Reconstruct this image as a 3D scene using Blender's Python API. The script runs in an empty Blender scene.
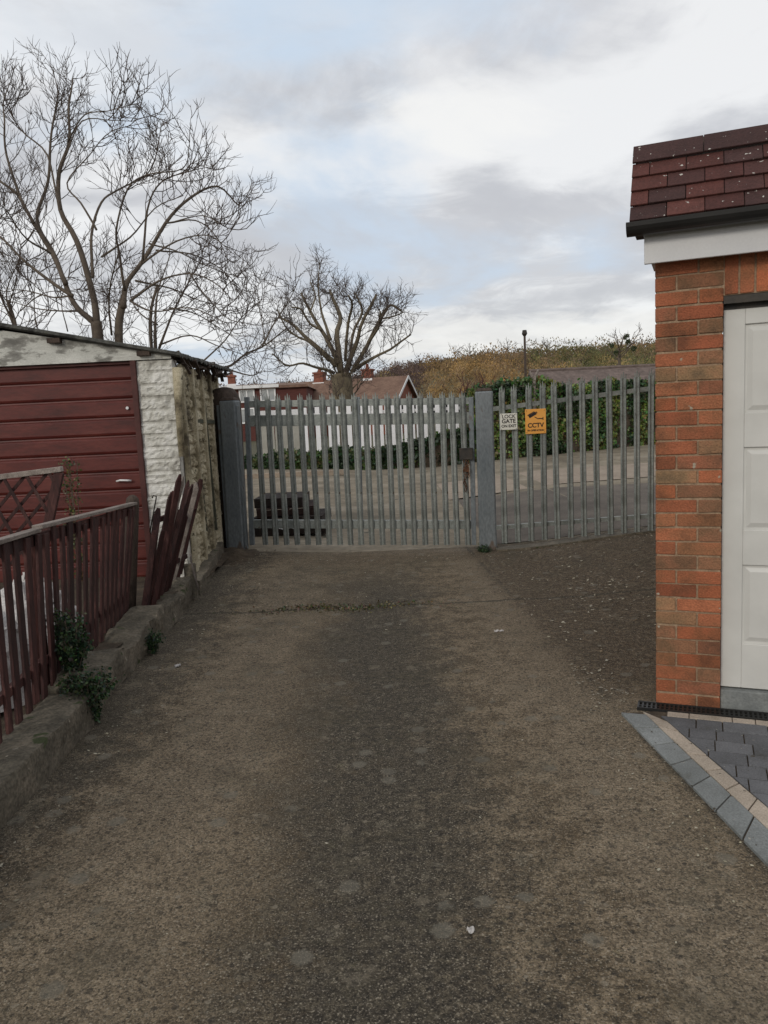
import bpy, math, random
from mathutils import Vector, Matrix, noise as mnoise
random.seed(7)
sc = bpy.context.scene
COL = sc.collection
V = Vector
# ------------------------------------------------------------------ camera
F = 770.0; CH = 1.6; PITCH = math.radians(7.2); ROLL = .047
fw = V((0, math.cos(PITCH), -math.sin(PITCH))); up0 = V((0, math.sin(PITCH), math.cos(PITCH))); r0 = V((1, 0, 0))
c_, s_ = math.cos(ROLL), math.sin(ROLL)
cup = c_*up0 + s_*r0; crt = c_*r0 - s_*up0
cam_d = bpy.data.cameras.new('camera'); cam = bpy.data.objects.new('camera', cam_d); COL.objects.link(cam)
cam_d.sensor_fit = 'VERTICAL'; cam_d.sensor_height = 24; cam_d.lens = 24*F/1024; cam_d.clip_end = 3000; cam_d.clip_start = .05
m = Matrix((crt, cup, -fw)).transposed().to_4x4(); m.translation = (0, 0, CH); cam.matrix_world = m
sc.camera = cam

def ray(x, y): return fw + (x-384)/F*crt + (512-y)/F*cup
def vy(x, y, Y):                      # a photo direction taken to a distance Y
    d = ray(x, y); return V((0, 0, CH)) + d*(Y/d.y)
def g(x, y, z=0):
    d = ray(x, y); return V((0, 0, CH)) + d*((z-CH)/d.z)
def vp(x, y, A, B):
    nx, ny = -(B[1]-A[1]), (B[0]-A[0]); d = ray(x, y)
    return V((0, 0, CH)) + d*((nx*A[0]+ny*A[1])/(nx*d.x+ny*d.y))
def S(t): t = max(0, min(1, t)); return t*t*(3-2*t)
def hz(x, y):
    return .14*S((x-1.3)/2)*S((y-4.5)/3.5) + .07*S((-x-.3)/1.5)*S((y-6)/3)

# ------------------------------------------------------------------ materials
def mat(name, cols, scale=8, detail=6, rough=.8, bump=0., bscale=60, metal=0., fine=.0, fscale=90, attr=False, rnd=0., stretch=None, coat=0., specks=None, spec=.4):
    """cols: list of (pos, rgb) spread by noise"""
    M = bpy.data.materials.new(name); M.use_nodes = True; nt = M.node_tree; N = nt.nodes; L = nt.links
    b = N['Principled BSDF']; b.inputs['Roughness'].default_value = rough; b.inputs['Metallic'].default_value = metal
    b.inputs['Specular IOR Level'].default_value = spec
    tc = N.new('ShaderNodeTexCoord'); mp = N.new('ShaderNodeMapping'); L.new(tc.outputs['Object'], mp.inputs[0])
    if stretch: mp.inputs['Scale'].default_value = stretch
    n = N.new('ShaderNodeTexNoise'); n.inputs['Scale'].default_value = scale; n.inputs['Detail'].default_value = detail; n.inputs['Roughness'].default_value = .62
    L.new(mp.outputs[0], n.inputs['Vector'])
    r = N.new('ShaderNodeValToRGB'); L.new(n.outputs[0], r.inputs[0]); e = r.color_ramp.elements
    e[0].position = cols[0][0]; e[0].color = (*cols[0][1], 1); e[1].position = cols[-1][0]; e[1].color = (*cols[-1][1], 1)
    for p, c in cols[1:-1]: q = e.new(p); q.color = (*c, 1)
    out = r.outputs[0]
    def mul(a, bsock, fac=1., mode='MULTIPLY'):
        x = N.new('ShaderNodeMix'); x.data_type = 'RGBA'; x.blend_type = mode; x.inputs[0].default_value = fac
        L.new(a, x.inputs[6]); L.new(bsock, x.inputs[7]); return x.outputs[2]
    if attr:
        a = N.new('ShaderNodeAttribute'); a.attribute_name = 'Col'; out = mul(out, a.outputs['Color'])
    if fine:
        n2 = N.new('ShaderNodeTexNoise'); n2.inputs['Scale'].default_value = fscale; n2.inputs['Detail'].default_value = 3; L.new(mp.outputs[0], n2.inputs['Vector'])
        mr = N.new('ShaderNodeMapRange'); mr.inputs[1].default_value = .3; mr.inputs[2].default_value = .7; mr.inputs[3].default_value = 1-fine; mr.inputs[4].default_value = 1+fine
        L.new(n2.outputs[0], mr.inputs[0]); cx = N.new('ShaderNodeCombineColor')
        for i in range(3): L.new(mr.outputs[0], cx.inputs[i])
        out = mul(out, cx.outputs[0])
    if rnd:
        oi = N.new('ShaderNodeObjectInfo'); mr = N.new('ShaderNodeMapRange'); mr.inputs[3].default_value = 1-rnd; mr.inputs[4].default_value = 1+rnd
        L.new(oi.outputs['Random'], mr.inputs[0]); cx = N.new('ShaderNodeCombineColor')
        for i in range(3): L.new(mr.outputs[0], cx.inputs[i])
        out = mul(out, cx.outputs[0])
    for sp in (specks or []):         # (scale, threshold, rgb, mask scale)
        v = N.new('ShaderNodeTexNoise'); v.inputs['Scale'].default_value = sp[0]; v.inputs['Detail'].default_value = 2.5; L.new(mp.outputs[0], v.inputs['Vector'])
        w = N.new('ShaderNodeMapRange'); w.inputs[1].default_value = sp[1]; w.inputs[2].default_value = sp[1]+.03; L.new(v.outputs[0], w.inputs[0])
        x = N.new('ShaderNodeMix'); x.data_type = 'RGBA'; L.new(w.outputs[0], x.inputs[0]); L.new(out, x.inputs[6]); x.inputs[7].default_value = (*sp[2], 1); out = x.outputs[2]
    L.new(out, b.inputs['Base Color'])
    if bump:
        n3 = N.new('ShaderNodeTexNoise'); n3.inputs['Scale'].default_value = bscale; n3.inputs['Detail'].default_value = 5; L.new(mp.outputs[0], n3.inputs['Vector'])
        bp = N.new('ShaderNodeBump'); bp.inputs['Strength'].default_value = bump; bp.inputs['Distance'].default_value = .01
        L.new(n3.outputs[0], bp.inputs['Height']); L.new(bp.outputs[0], b.inputs['Normal'])
    return M

steel = mat('galvanised', [(.32, (.12, .13, .12)), (.5, (.23, .25, .235)), (.7, (.33, .345, .32))], 4, 8, .55, .15, 40, .25, .2, 60, rnd=.13, specks=[(14, .7, (.1, .075, .05))])
steel_post = mat('post_steel', [(.3, (.12, .14, .152)), (.6, (.18, .2, .21)), (.8, (.23, .225, .2))], 3, 7, .5, .15, 50, .25, .2, 50, stretch=(1, 1, .4), specks=[(6, .62, (.13, .1, .08)), (30, .68, (.1, .06, .04))])
steel_old = mat('old_green_steel', [(.3, (.045, .05, .035)), (.7, (.09, .09, .06))], 7, 5, .8, .2, 50, fine=.2)
dark_iron = mat('dark_iron', [(.3, (.015, .015, .014)), (.7, (.05, .04, .03))], 12, 4, .6, .2)
rust = mat('rusty_iron', [(.3, (.04, .02, .012)), (.7, (.16, .07, .03))], 30, 4, .85, .4)
stain = mat('maroon_stain', [(.3, (.02, .007, .006)), (.5, (.042, .014, .012)), (.64, (.075, .03, .025)), (.74, (.16, .1, .085))], 6, 7, .75, .5, 50, fine=.35, fscale=40, rnd=.35, stretch=(3, 3, .5))
grey_wood = mat('grey_weathered_wood', [(.3, (.13, .105, .09)), (.6, (.25, .215, .19)), (.8, (.34, .3, .27))], 8, 7, .85, .5, 60, fine=.3, stretch=(2, .5, 2), rnd=.15)
brown_wood = mat('dark_brown_wood', [(.3, (.035, .025, .02)), (.7, (.09, .065, .05))], 8, 6, .9, .6, 40, fine=.3, stretch=(3, 3, .6))
door_red = mat('red_door_paint', [(.3, (.06, .011, .009)), (.52, (.098, .017, .013)), (.75, (.13, .03, .022))], 3.5, 9, .5, .08, 30, fine=.14, fscale=25, stretch=(.7, 1, 2.5), specks=[(45, .74, (.17, .08, .06))])
flaky = mat('flaking_white_paint', [(.38, (.15, .145, .13)), (.47, (.27, .265, .24)), (.5, (.5, .5, .46)), (.8, (.68, .68, .63))], 3, 10, .75, .4, 30, fine=.12, stretch=(1, 1, 2.2))
white_block = mat('white_painted_block', [(.34, (.3, .285, .25)), (.45, (.52, .51, .46)), (.55, (.64, .63, .59)), (.8, (.72, .71, .67))], 6, 8, .8, .4, 50, fine=.12)
cream_block = mat('stained_cream_block', [(.36, (.08, .065, .042)), (.46, (.25, .215, .14)), (.55, (.42, .37, .26)), (.75, (.56, .52, .4))], 3, 9, .9, .6, 40, fine=.25, specks=[(12, .66, (.09, .08, .05))])
roof_sheet = mat('mossy_roof_sheet', [(.35, (.03, .03, .028)), (.6, (.1, .1, .09)), (.75, (.09, .1, .05))], 7, 7, .95, .8, 30, fine=.3)
brick_m = mat('brick', [(.32, (.5, .58, .6)), (.44, (.78, .85, .82)), (.56, (1., .95, .92)), (.72, (1.15, 1.1, 1.05))], 7, 8, .9, .6, 120, attr=True, fine=.22, fscale=120, specks=[(17, .71, (.35, .31, .24))])
mortar = mat('mortar', [(.3, (.22, .15, .095)), (.7, (.38, .27, .18))], 20, 5, .95, .5, 100, fine=.2)
tile_m = mat('roof_tile', [(.3, (.8, .8, .8)), (.7, (1.15, 1.1, 1.1))], 12, 7, .85, .4, 90, attr=True, fine=.2, specks=[(38, .69, (.5, .48, .44)), (7, .73, (.035, .022, .02))])
fascia_m = mat('white_plastic', [(.3, (.52, .52, .53)), (.7, (.6, .6, .6))], 1.5, 4, .35, fine=.03)
gutter_m = mat('black_plastic', [(.3, (.012, .012, .012)), (.7, (.022, .021, .02))], 4, 3, .4)
gdoor = mat('white_door_paint', [(.3, (.54, .535, .505)), (.7, (.62, .615, .585))], 1.2, 5, .32, .05, 60, fine=.05, fscale=6)
sill_m = mat('grey_sill', [(.3, (.14, .15, .15)), (.7, (.24, .25, .24))], 8, 6, .8, .3, fine=.15)
dark_soil = mat('soil', [(.3, (.035, .026, .018)), (.7, (.1, .075, .05))], 9, 8, 1, 1, 30, fine=.4)
kerb_m = mat('mossy_concrete', [(.3, (.06, .052, .038)), (.5, (.115, .1, .075)), (.75, (.19, .16, .12))], 6, 9, .95, 1., 35, fine=.35, fscale=60, specks=[(25, .7, (.28, .25, .2)), (8, .67, (.045, .055, .022))])
bark = mat('bark', [(.3, (.07, .055, .042)), (.6, (.125, .1, .078)), (.8, (.16, .14, .1))], 6, 6, .95, .4, 30, fine=.2)
twig = mat('twigs', [(.3, (.045, .034, .029)), (.7, (.1, .076, .063))], 2, 3, .95)
twig_red = mat('maroon_twigs', [(.3, (.05, .02, .02)), (.7, (.12, .05, .045))], 2, 3, .95)
bark2 = mat('pale_bark', [(.3, (.1, .08, .055)), (.7, (.18, .15, .1))], 4, 6, .95, fine=.2, fscale=20)
leaf_m = mat('leaves', [(.3, (.7, .7, .7)), (.7, (1.3, 1.3, 1.2))], 1.5, 3, .5, attr=True)
wood_m = mat('winter_wood', [(.3, (.75, .75, .75)), (.7, (1.25, 1.2, 1.1))], .04, 3, .95, attr=True)
hill_m = mat('hill_ground', [(.3, (.09, .08, .04)), (.6, (.16, .125, .06)), (.8, (.12, .14, .06))], .02, 6, 1)
far_brick = mat('house_brick', [(.3, (.16, .06, .04)), (.7, (.26, .1, .065))], 3, 5, .95, fine=.15, fscale=8)
maroon_wall = mat('dark_cladding', [(.3, (.075, .025, .022)), (.7, (.12, .045, .035))], 3, 5, .95, fine=.15, fscale=8, stretch=(1, 1, 8))
far_tile = mat('house_tiles', [(.3, (.13, .075, .055)), (.7, (.22, .14, .1))], 1.2, 6, .95, fine=.2, fscale=6)
far_tile2 = mat('long_roof_tiles', [(.3, (.11, .085, .075)), (.7, (.17, .13, .115))], 1.2, 6, .95, fine=.25, fscale=5)
white_far = mat('white_paint', [(.3, (.68, .68, .68)), (.7, (.8, .8, .8))], 2, 4, .6, rnd=.08)
bright_white = mat('bright_white', [(.3, (.78, .78, .8)), (.7, (.84, .84, .85))], 2, 3, .5)
beige_far = mat('beige_boards', [(.3, (.3, .29, .25)), (.7, (.42, .41, .36))], 2, 4, .8, rnd=.1)
pane_m = mat('window_glass', [(.3, (.2, .22, .23)), (.7, (.42, .43, .42))], 1, 2, .1, spec=.8)
sign_w = mat('white_sign', [(.3, (.62, .62, .55)), (.7, (.72, .72, .65))], 6, 4, .5)
sign_o = mat('orange_sign', [(.3, (.72, .33, .06)), (.7, (.8, .4, .1))], 6, 4, .5)
black_p = mat('black_print', [(.3, (.012, .01, .01)), (.7, (.03, .02, .02))], 6, 4, .6)
rag = mat('pale_plastic', [(.3, (.4, .38, .37)), (.7, (.62, .6, .58))], 6, 6, .6, fine=.2)
slab_g = mat('grey_paver', [(.32, (.085, .08, .07)), (.42, (.12, .119, .115)), (.7, (.17, .168, .165))], 4, 8, .85, .4, 120, fine=.22, fscale=150, attr=True, specks=[(38, .7, (.06, .05, .035)), (60, .72, (.35, .33, .28))])

def ground_mat():
    M = bpy.data.materials.new('drive_concrete'); M.use_nodes = True; nt = M.node_tree; N = nt.nodes; L = nt.links
    b = N['Principled BSDF']; b.inputs['Roughness'].default_value = .9; b.inputs['Specular IOR Level'].default_value = .3
    tc = N.new('ShaderNodeTexCoord'); P = tc.outputs['Object']
    def nz(s, d=6, r=.6):
        n = N.new('ShaderNodeTexNoise'); n.inputs['Scale'].default_value = s; n.inputs['Detail'].default_value = d; n.inputs['Roughness'].default_value = r; L.new(P, n.inputs['Vector']); return n.outputs[0]
    def mr(sock, a, c, lo=0, hi=1, smooth=True):
        x = N.new('ShaderNodeMapRange'); x.interpolation_type = 'SMOOTHSTEP' if smooth else 'LINEAR'
        for i, v in enumerate((a, c, lo, hi)): x.inputs[i+1].default_value = v
        L.new(sock, x.inputs[0]); return x.outputs[0]
    def ma(op, a, c):
        x = N.new('ShaderNodeMath'); x.operation = op
        for i, v in enumerate((a, c)):
            if isinstance(v, (int, float)): x.inputs[i].default_value = v
            else: L.new(v, x.inputs[i])
        return x.outputs[0]
    def mix(f, a, c):
        x = N.new('ShaderNodeMix'); x.data_type = 'RGBA'
        for i, v in ((0, f), (6, a), (7, c)):
            if isinstance(v, tuple): x.inputs[i].default_value = (*v, 1)
            elif isinstance(v, (int, float)): x.inputs[i].default_value = v
            else: L.new(v, x.inputs[i])
        return x.outputs[2]
    sep = N.new('ShaderNodeSeparateXYZ'); L.new(P, sep.inputs[0]); X, Y = sep.outputs[0], sep.outputs[1]
    n1 = nz(1.3, 8, .65); n2 = nz(7, 8, .7); n3 = nz(45, 6, .7); n4 = nz(160, 3, .6); n5 = nz(22, 5, .7)
    wob = ma('ADD', ma('MULTIPLY', ma('SUBTRACT', n1, .5), 1.), ma('MULTIPLY', ma('SUBTRACT', n3, .5), .9))
    Xw = ma('ADD', ma('ADD', X, wob), ma('MULTIPLY', ma('SUBTRACT', n2, .5), .8))
    base = mix(mr(n2, .4, .62), (.115, .085, .051), (.212, .165, .108))
    # central moss and tyre-free strip: darker, greener
    band = ma('MULTIPLY', mr(Xw, -.75, -.2), mr(Xw, .6, .1))
    band = ma('MULTIPLY', band, mr(Y, 8.8, 6.5))
    base = mix(ma('MULTIPLY', ma('MULTIPLY', band, .92), mr(n2, .3, .5, .75, 1)), base, mix(mr(n5, .4, .62), (.036, .031, .024), (.08, .068, .048)))
    for t0_, t1_ in ((-1.15, -.75), (.75, 1.15)):
        trk = ma('MULTIPLY', mr(Xw, t0_-.25, t0_+.05), mr(Xw, t1_+.25, t1_-.05)); base = mix(ma('MULTIPLY', trk, .45), base, (.23, .185, .13))
    # darker edge along the low wall
    edge = mr(Xw, -1.15, -1.6); base = mix(ma('MULTIPLY', edge, .7), base, (.05, .045, .036))
    # apron beside the garage: dark leaf-mould stained
    slope = ma('ADD', X, ma('MULTIPLY', Y, .045))
    aw = ma('ADD', slope, ma('MULTIPLY', ma('SUBTRACT', n2, .5), .9))
    apr = ma('MULTIPLY', mr(aw, 1.22, 1.42), mr(Y, 3.9, 4.5))
    base = mix(ma('MULTIPLY', apr, .85), base, mix(mr(n5, .4, .65), (.055, .038, .023), (.14, .104, .066)))
    # lighter slab by the gate
    gs = mr(Y, 8.1, 8.3); base = mix(ma('MULTIPLY', gs, .4), base, (.125, .092, .06))
    # transverse joint and slab joint
    yj = ma('ABSOLUTE', ma('SUBTRACT', ma('ADD', Y, ma('MULTIPLY', ma('SUBTRACT', n1, .5), .2)), 6.35), 0)
    base = mix(ma('MULTIPLY', mr(yj, .035, .008), .8), base, (.03, .028, .018))
    xj = ma('ABSOLUTE', ma('SUBTRACT', ma('ADD', slope, ma('MULTIPLY', ma('SUBTRACT', n5, .5), .06)), 1.36), 0)
    base = mix(ma('MULTIPLY', ma('MULTIPLY', mr(xj, .035, .006), .7), mr(n1, .45, .55)), base, (.045, .038, .026))
    # lichen blotches, ochre patches, grit
    base = mix(ma('MULTIPLY', mr(nz(5.5, 4, .5), .62, .68), .35), base, (.17, .15, .11))
    base = mix(ma('MULTIPLY', mr(nz(9, 7, .75), .6, .66), .4), base, (.075, .07, .035))
    base = mix(ma('MULTIPLY', mr(n3, .55, .68), .55), base, (.22, .19, .145))
    base = mix(ma('MULTIPLY', mr(n3, .47, .36), .85), base, (.03, .026, .02))
    base = mix(ma('MULTIPLY', mr(n4, .56, .66), .75), base, (.3, .265, .21))
    base = mix(ma('MULTIPLY', mr(n4, .45, .35), .8), base, (.028, .024, .019))
    def vor(scale):
        v = N.new('ShaderNodeTexVoronoi'); v.inputs['Scale'].default_value = scale; L.new(P, v.inputs['Vector']); sp_ = N.new('ShaderNodeSeparateColor'); L.new(v.outputs['Color'], sp_.inputs[0]); return v.outputs['Distance'], sp_.outputs[0], sp_.outputs[1]
    d1, c1, c2 = vor(135); f = mr(c1, 0, 1, .35, 1.65, False); cx = N.new('ShaderNodeCombineColor')
    for i in range(3): L.new(f, cx.inputs[i])
    x = N.new('ShaderNodeMix'); x.data_type = 'RGBA'; x.blend_type = 'MULTIPLY'; x.inputs[0].default_value = .7; L.new(base, x.inputs[6]); L.new(cx.outputs[0], x.inputs[7]); base = x.outputs[2]
    base = mix(ma('MULTIPLY', ma('MULTIPLY', mr(c2, .955, .96), mr(d1, .55, .4)), .7), base, (.33, .29, .22))
    d5, c5, c6 = vor(7); base = mix(ma('MULTIPLY', ma('MULTIPLY', mr(c5, .72, .76), mr(ma('ADD', d5, ma('MULTIPLY', ma('SUBTRACT', n3, .5), .35)), .3, .2)), .55), base, (.19, .175, .14))
    d2, c3, c4 = vor(38); pat = mr(n2, .45, .6)
    base = mix(ma('MULTIPLY', ma('MULTIPLY', mr(c3, .9, .93), mr(d2, .45, .3)), ma('MULTIPLY', pat, .7)), base, (.26, .225, .17))
    base = mix(ma('MULTIPLY', mr(c4, .9, .93), ma('MULTIPLY', mr(d2, .5, .35), .6)), base, (.035, .03, .024))
    base = mix(ma('MULTIPLY', mr(nz(1.7, 7, .65), .5, .66), .38), base, mix(mr(n5, .42, .58), (.04, .036, .026), (.1, .085, .055)))
    base = mix(ma('MULTIPLY', mr(nz(3.3, 8, .7), .6, .66), .5), base, (.2, .17, .125))
    base = mix(ma('MULTIPLY', mr(nz(2.6, 9, .8), .56, .64), .45), base, mix(mr(n3, .4, .6), (.06, .052, .036), (.17, .145, .1)))
    L.new(base, b.inputs['Base Color'])
    h = ma('ADD', ma('ADD', ma('MULTIPLY', n3, .6), ma('MULTIPLY', n4, .5)), ma('MULTIPLY', d1, -.2))
    bp = N.new('ShaderNodeBump'); bp.inputs['Strength'].default_value = .9; bp.inputs['Distance'].default_value = .012; L.new(h, bp.inputs['Height']); L.new(bp.outputs[0], b.inputs['Normal'])
    return M
drive_m = ground_mat()
yard_m = mat('yard_concrete', [(.32, (.12, .1, .07)), (.5, (.21, .175, .125)), (.68, (.3, .26, .2))], .7, 9, .95, .3, 30, fine=.2, fscale=9, specks=[(3, .68, (.09, .085, .06))])
road_m = mat('asphalt', [(.32, (.075, .062, .05)), (.5, (.115, .096, .078)), (.68, (.16, .135, .11))], 1.2, 9, .95, .3, 60, fine=.2, fscale=30)
pave_m = mat('pale_pavement', [(.3, (.24, .19, .145)), (.7, (.33, .27, .21))], 1.5, 7, .95, fine=.15, fscale=14)
earth_m = mat('rough_ground', [(.3, (.05, .045, .028)), (.6, (.085, .08, .04)), (.8, (.07, .09, .035))], .3, 8, 1, .4, 10, fine=.2, fscale=4)

# ------------------------------------------------------------------ mesh builder
def tag(o, label=None, cat=None, group=None, kind=None):
    if label: o['label'] = label
    if cat: o['category'] = cat
    if group: o['group'] = group
    if kind: o['kind'] = kind
    return o
def wm(o):
    return o.matrix_basis.copy() if o.parent is None else wm(o.parent) @ o.matrix_basis
class MB:
    def __init__(s): s.v = []; s.f = []; s.c = []; s.col = (1, 1, 1)
    def face(s, pts):
        i = len(s.v); s.v += [V(p) for p in pts]; s.f.append(tuple(range(i, i+len(pts)))); s.c.append(s.col)
    def grid(s, rows):       # rows of points
        i = len(s.v); w = len(rows[0])
        for r in rows: s.v += [V(p) for p in r]
        for a in range(len(rows)-1):
            for b in range(w-1):
                s.f.append((i+a*w+b, i+a*w+b+1, i+(a+1)*w+b+1, i+(a+1)*w+b)); s.c.append(s.col)
    def hexa(s, p):          # 8 points: bottom 4 ccw, top 4 ccw
        i = len(s.v); s.v += [V(q) for q in p]
        for f in ((3, 2, 1, 0), (4, 5, 6, 7), (0, 1, 5, 4), (1, 2, 6, 5), (2, 3, 7, 6), (3, 0, 4, 7)):
            s.f.append(tuple(i+k for k in f)); s.c.append(s.col)
    def box(s, x0, x1, y0, y1, z0, z1, M=None, jit=0):
        p = [V((x, y, z)) for z in (z0, z1) for x, y in ((x0, y0), (x1, y0), (x1, y1), (x0, y1))]
        if jit: p = [q+V((random.uniform(-jit, jit) for _ in range(3))) for q in p]
        if M: p = [M @ q for q in p]
        s.hexa(p)
    def bar(s, a, b, w, t, side=V((1, 0, 0)), w1=None):      # rectangular bar a->b; w along side
        a = V(a); b = V(b); d = (b-a).normalized(); sd = (side - d*side.dot(d)).normalized(); n = d.cross(sd)
        w1 = w if w1 is None else w1
        P = [a-sd*w/2-n*t/2, a+sd*w/2-n*t/2, a+sd*w/2+n*t/2, a-sd*w/2+n*t/2, b-sd*w1/2-n*t/2, b+sd*w1/2-n*t/2, b+sd*w1/2+n*t/2, b-sd*w1/2+n*t/2]
        s.hexa(P)
    def tube(s, pts, rad, n=6, cap=True):
        pts = [V(p) for p in pts]; i0 = len(s.v); k = len(pts)
        if not hasattr(rad, '__len__'): rad = [rad]*k
        ref = V((.31, .77, .55))
        for j, p in enumerate(pts):
            d = (pts[min(j+1, k-1)] - pts[max(j-1, 0)])
            d = d.normalized() if d.length > 1e-9 else V((0, 0, 1))
            a = d.cross(ref)
            if a.length < .1: a = d.cross(V((1, 0, 0)))
            a.normalize(); b = d.cross(a)
            for q in range(n):
                t = 2*math.pi*q/n; s.v.append(p+(a*math.cos(t)+b*math.sin(t))*rad[j])
        for j in range(k-1):
            for q in range(n):
                s.f.append((i0+j*n+q, i0+j*n+(q+1) % n, i0+(j+1)*n+(q+1) % n, i0+(j+1)*n+q)); s.c.append(s.col)
        if cap and n > 3:
            s.f.append(tuple(i0+q for q in range(n))[::-1]); s.c.append(s.col); s.f.append(tuple(i0+(k-1)*n+q for q in range(n))); s.c.append(s.col)
    def prism(s, poly, d0, d1):     # poly list of 3D points, extruded by vectors d0,d1
        n = len(poly); a = [V(p)+V(d0) for p in poly]; b = [V(p)+V(d1) for p in poly]
        s.face(a); s.face(b[::-1])
        for i in range(n): s.face([a[i], b[i], b[(i+1) % n], a[(i+1) % n]])
    def leaf(s, p, size, flat=0.):
        a = V((random.gauss(0, 1), random.gauss(0, 1), random.gauss(0, 1)*(1-flat))).normalized(); b = a.orthogonal().normalized()
        b = (b*math.cos(1.)+a.cross(b)*math.sin(1.)*random.choice((-1, 1))); w = size*random.uniform(.3, .5); l = size*random.uniform(.7, 1.2)
        s.face([p, p+a*l*.5+b*w, p+a*l, p+a*l*.5-b*w])
    def tri(s, p, size):
        s.face([p+V((random.uniform(-1, 1), random.uniform(-1, 1), random.uniform(-1, 1)))*size for _ in range(3)])
    def build(s, name, material, parent=None, smooth=False, bevel=0., colors=False, local=False, recalc=True, center=True):
        Mi = wm(parent).inverted() if (parent and not local) else Matrix()
        vs = [Mi @ p for p in s.v]
        lo = V((min(p[i] for p in vs) for i in range(3))); hi = V((max(p[i] for p in vs) for i in range(3)))
        c = V(((lo.x+hi.x)/2, (lo.y+hi.y)/2, lo.z)) if center else V((0, 0, 0))
        me = bpy.data.meshes.new(name); me.from_pydata([tuple(p-c) for p in vs], [], s.f); me.materials.append(material)
        if colors:
            at = me.color_attributes.new('Col', 'FLOAT_COLOR', 'CORNER'); flat = []
            for f, cc in zip(s.f, s.c): flat += [cc[0], cc[1], cc[2], 1.]*len(f)
            at.data.foreach_set('color', flat)
        if smooth: me.polygons.foreach_set('use_smooth', [True]*len(me.polygons))
        me.update()
        if recalc and len(s.f) < 60000:
            import bmesh
            b = bmesh.new(); b.from_mesh(me); bmesh.ops.recalc_face_normals(b, faces=b.faces); b.to_mesh(me); b.free()
        o = bpy.data.objects.new(name, me); COL.objects.link(o); o.parent = parent; o.location = c
        if bevel:
            bv = o.modifiers.new('bevel', 'BEVEL'); bv.width = bevel; bv.segments = 2; bv.limit_method = 'ANGLE'; bv.angle_limit = .6
        return o
def thing(name, label, cat, loc=(0, 0, 0), rz=0., group=None):
    o = bpy.data.objects.new(name, None); COL.objects.link(o); o.location = loc; o.rotation_euler = (0, 0, rz); o.empty_display_size = .2
    return tag(o, label, cat, group)
def dup(o, parent, loc, rot=None, name=None):
    c = o.copy(); COL.objects.link(c); c.parent = parent; c.location = loc
    if rot is not None: c.rotation_euler = rot
    return c
def nzv(p, s): return mnoise.noise_vector(V(p)*s)
def catmull(P, sub=4):
    P = [V(p) for p in P]; Q = [P[0]*2-P[1]]+P+[P[-1]*2-P[-2]]; out = []
    for i in range(1, len(Q)-2):
        a, b, c, d = Q[i-1:i+3]
        for k in range(sub):
            t = k/sub; out.append(.5*((2*b)+(c-a)*t+(2*a-5*b+4*c-d)*t*t+(3*b-a-3*c+d)*t**3))
    out.append(P[-1]); return out

# ------------------------------------------------------------------ setting: ground sheets
def sheet(name, xs, ys, m, off, noise=0.):
    b = MB(); b.grid([[(x, y, hz(x, y)+off+(noise*mnoise.noise(V((x*1.7, y*1.7, 0))))) for x in xs] for y in ys]); o = b.build(name, m, smooth=True, center=False); return tag(o, kind='structure')
def fr(a, b, n): return [a+(b-a)*i/n for i in range(n+1)]
sheet('ground', [-900, -300, -80, -30, -12]+fr(-8, 8, 32)+[12, 30, 80, 300, 900], [-60, -20, -8, -3]+fr(-1, 13, 28)+[18, 25, 40, 80, 200, 900], earth_m, -.03)
sheet('driveway', fr(-1.85, 3.6, 44), fr(-2, 9.0, 66), drive_m, 0)
sheet('yard', fr(-9, 14, 46), fr(9.0, 31, 44), yard_m, .0)
b = MB()
b.grid([[(x, y, hz(x, y)+.006) for x in fr(1.25+.02*(y-9), 14, 20)] for y in fr(9.05, 13.9, 14)])
tag(b.build('road', road_m, smooth=True), kind='structure')
b = MB()
for i in range(12):
    x0 = 1.2+i*1.1; x1 = x0+1.1
    f0 = lambda x: 13.9+.28*(x-1.2)
    b.grid([[(x0, f0(x0), hz(x0, 14)+.012), (x1, f0(x1), hz(x1, 14)+.012)], [(x0, f0(x0)+3.2, hz(x0, 14)+.012), (x1, f0(x1)+3.2, hz(x1, 14)+.012)]])
tag(b.build('pavement', pave_m), kind='structure')
b = MB()
b.box(-9, -1.0, 20.6, 20.75, .05, .19); tag(b.build('kerb', pave_m, bevel=.01), kind='structure')
b = MB(); b.grid([[(x, y, .16+.05*mnoise.noise(V((x*2, y*2, 3)))) for x in fr(-6, -1.8, 24)] for y in fr(-1, 7.4, 40)])
tag(b.build('garden_soil', dark_soil, smooth=True), kind='structure')

# ------------------------------------------------------------------ hill and wood
def ridge(x):   # ridge height at distance ~330 along world x
    px = 384+770*x/330
    K = [(-400, 20), (100, 24), (230, 29), (330, 30), (375, 36), (400, 43), (450, 48), (500, 51), (560, 53), (640, 53), (760, 58), (1200, 60)]
    for (a, p), (c, q) in zip(K, K[1:]):
        if a <= px <= c: return (p+(q-p)*(px-a)/(c-a))*330/770+1.6-3.2
    return 10
b = MB(); xs = fr(-420, 420, 84); rows = []
for j in range(14):
    y = 120+210*j/10.; t = min(1, j/10.)
    rows.append([(x*(1 if j < 11 else 1+.1*(j-10)), y, ridge(x)*S(t)*(1 if j <= 10 else 1-.15*(j-10))-.5+(3*mnoise.noise(V((x*.01, y*.01, 0))) if 0 < j < 10 else 0)) for x in xs])
b.grid(rows); tag(b.build('hill', hill_m, smooth=True), kind='structure')
b = MB(); rr = random.Random(3)
pal = [(.24, .155, .065), (.2, .14, .068), (.17, .135, .06), (.12, .12, .05), (.14, .105, .07), (.17, .115, .07), (.075, .085, .04)]
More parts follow.
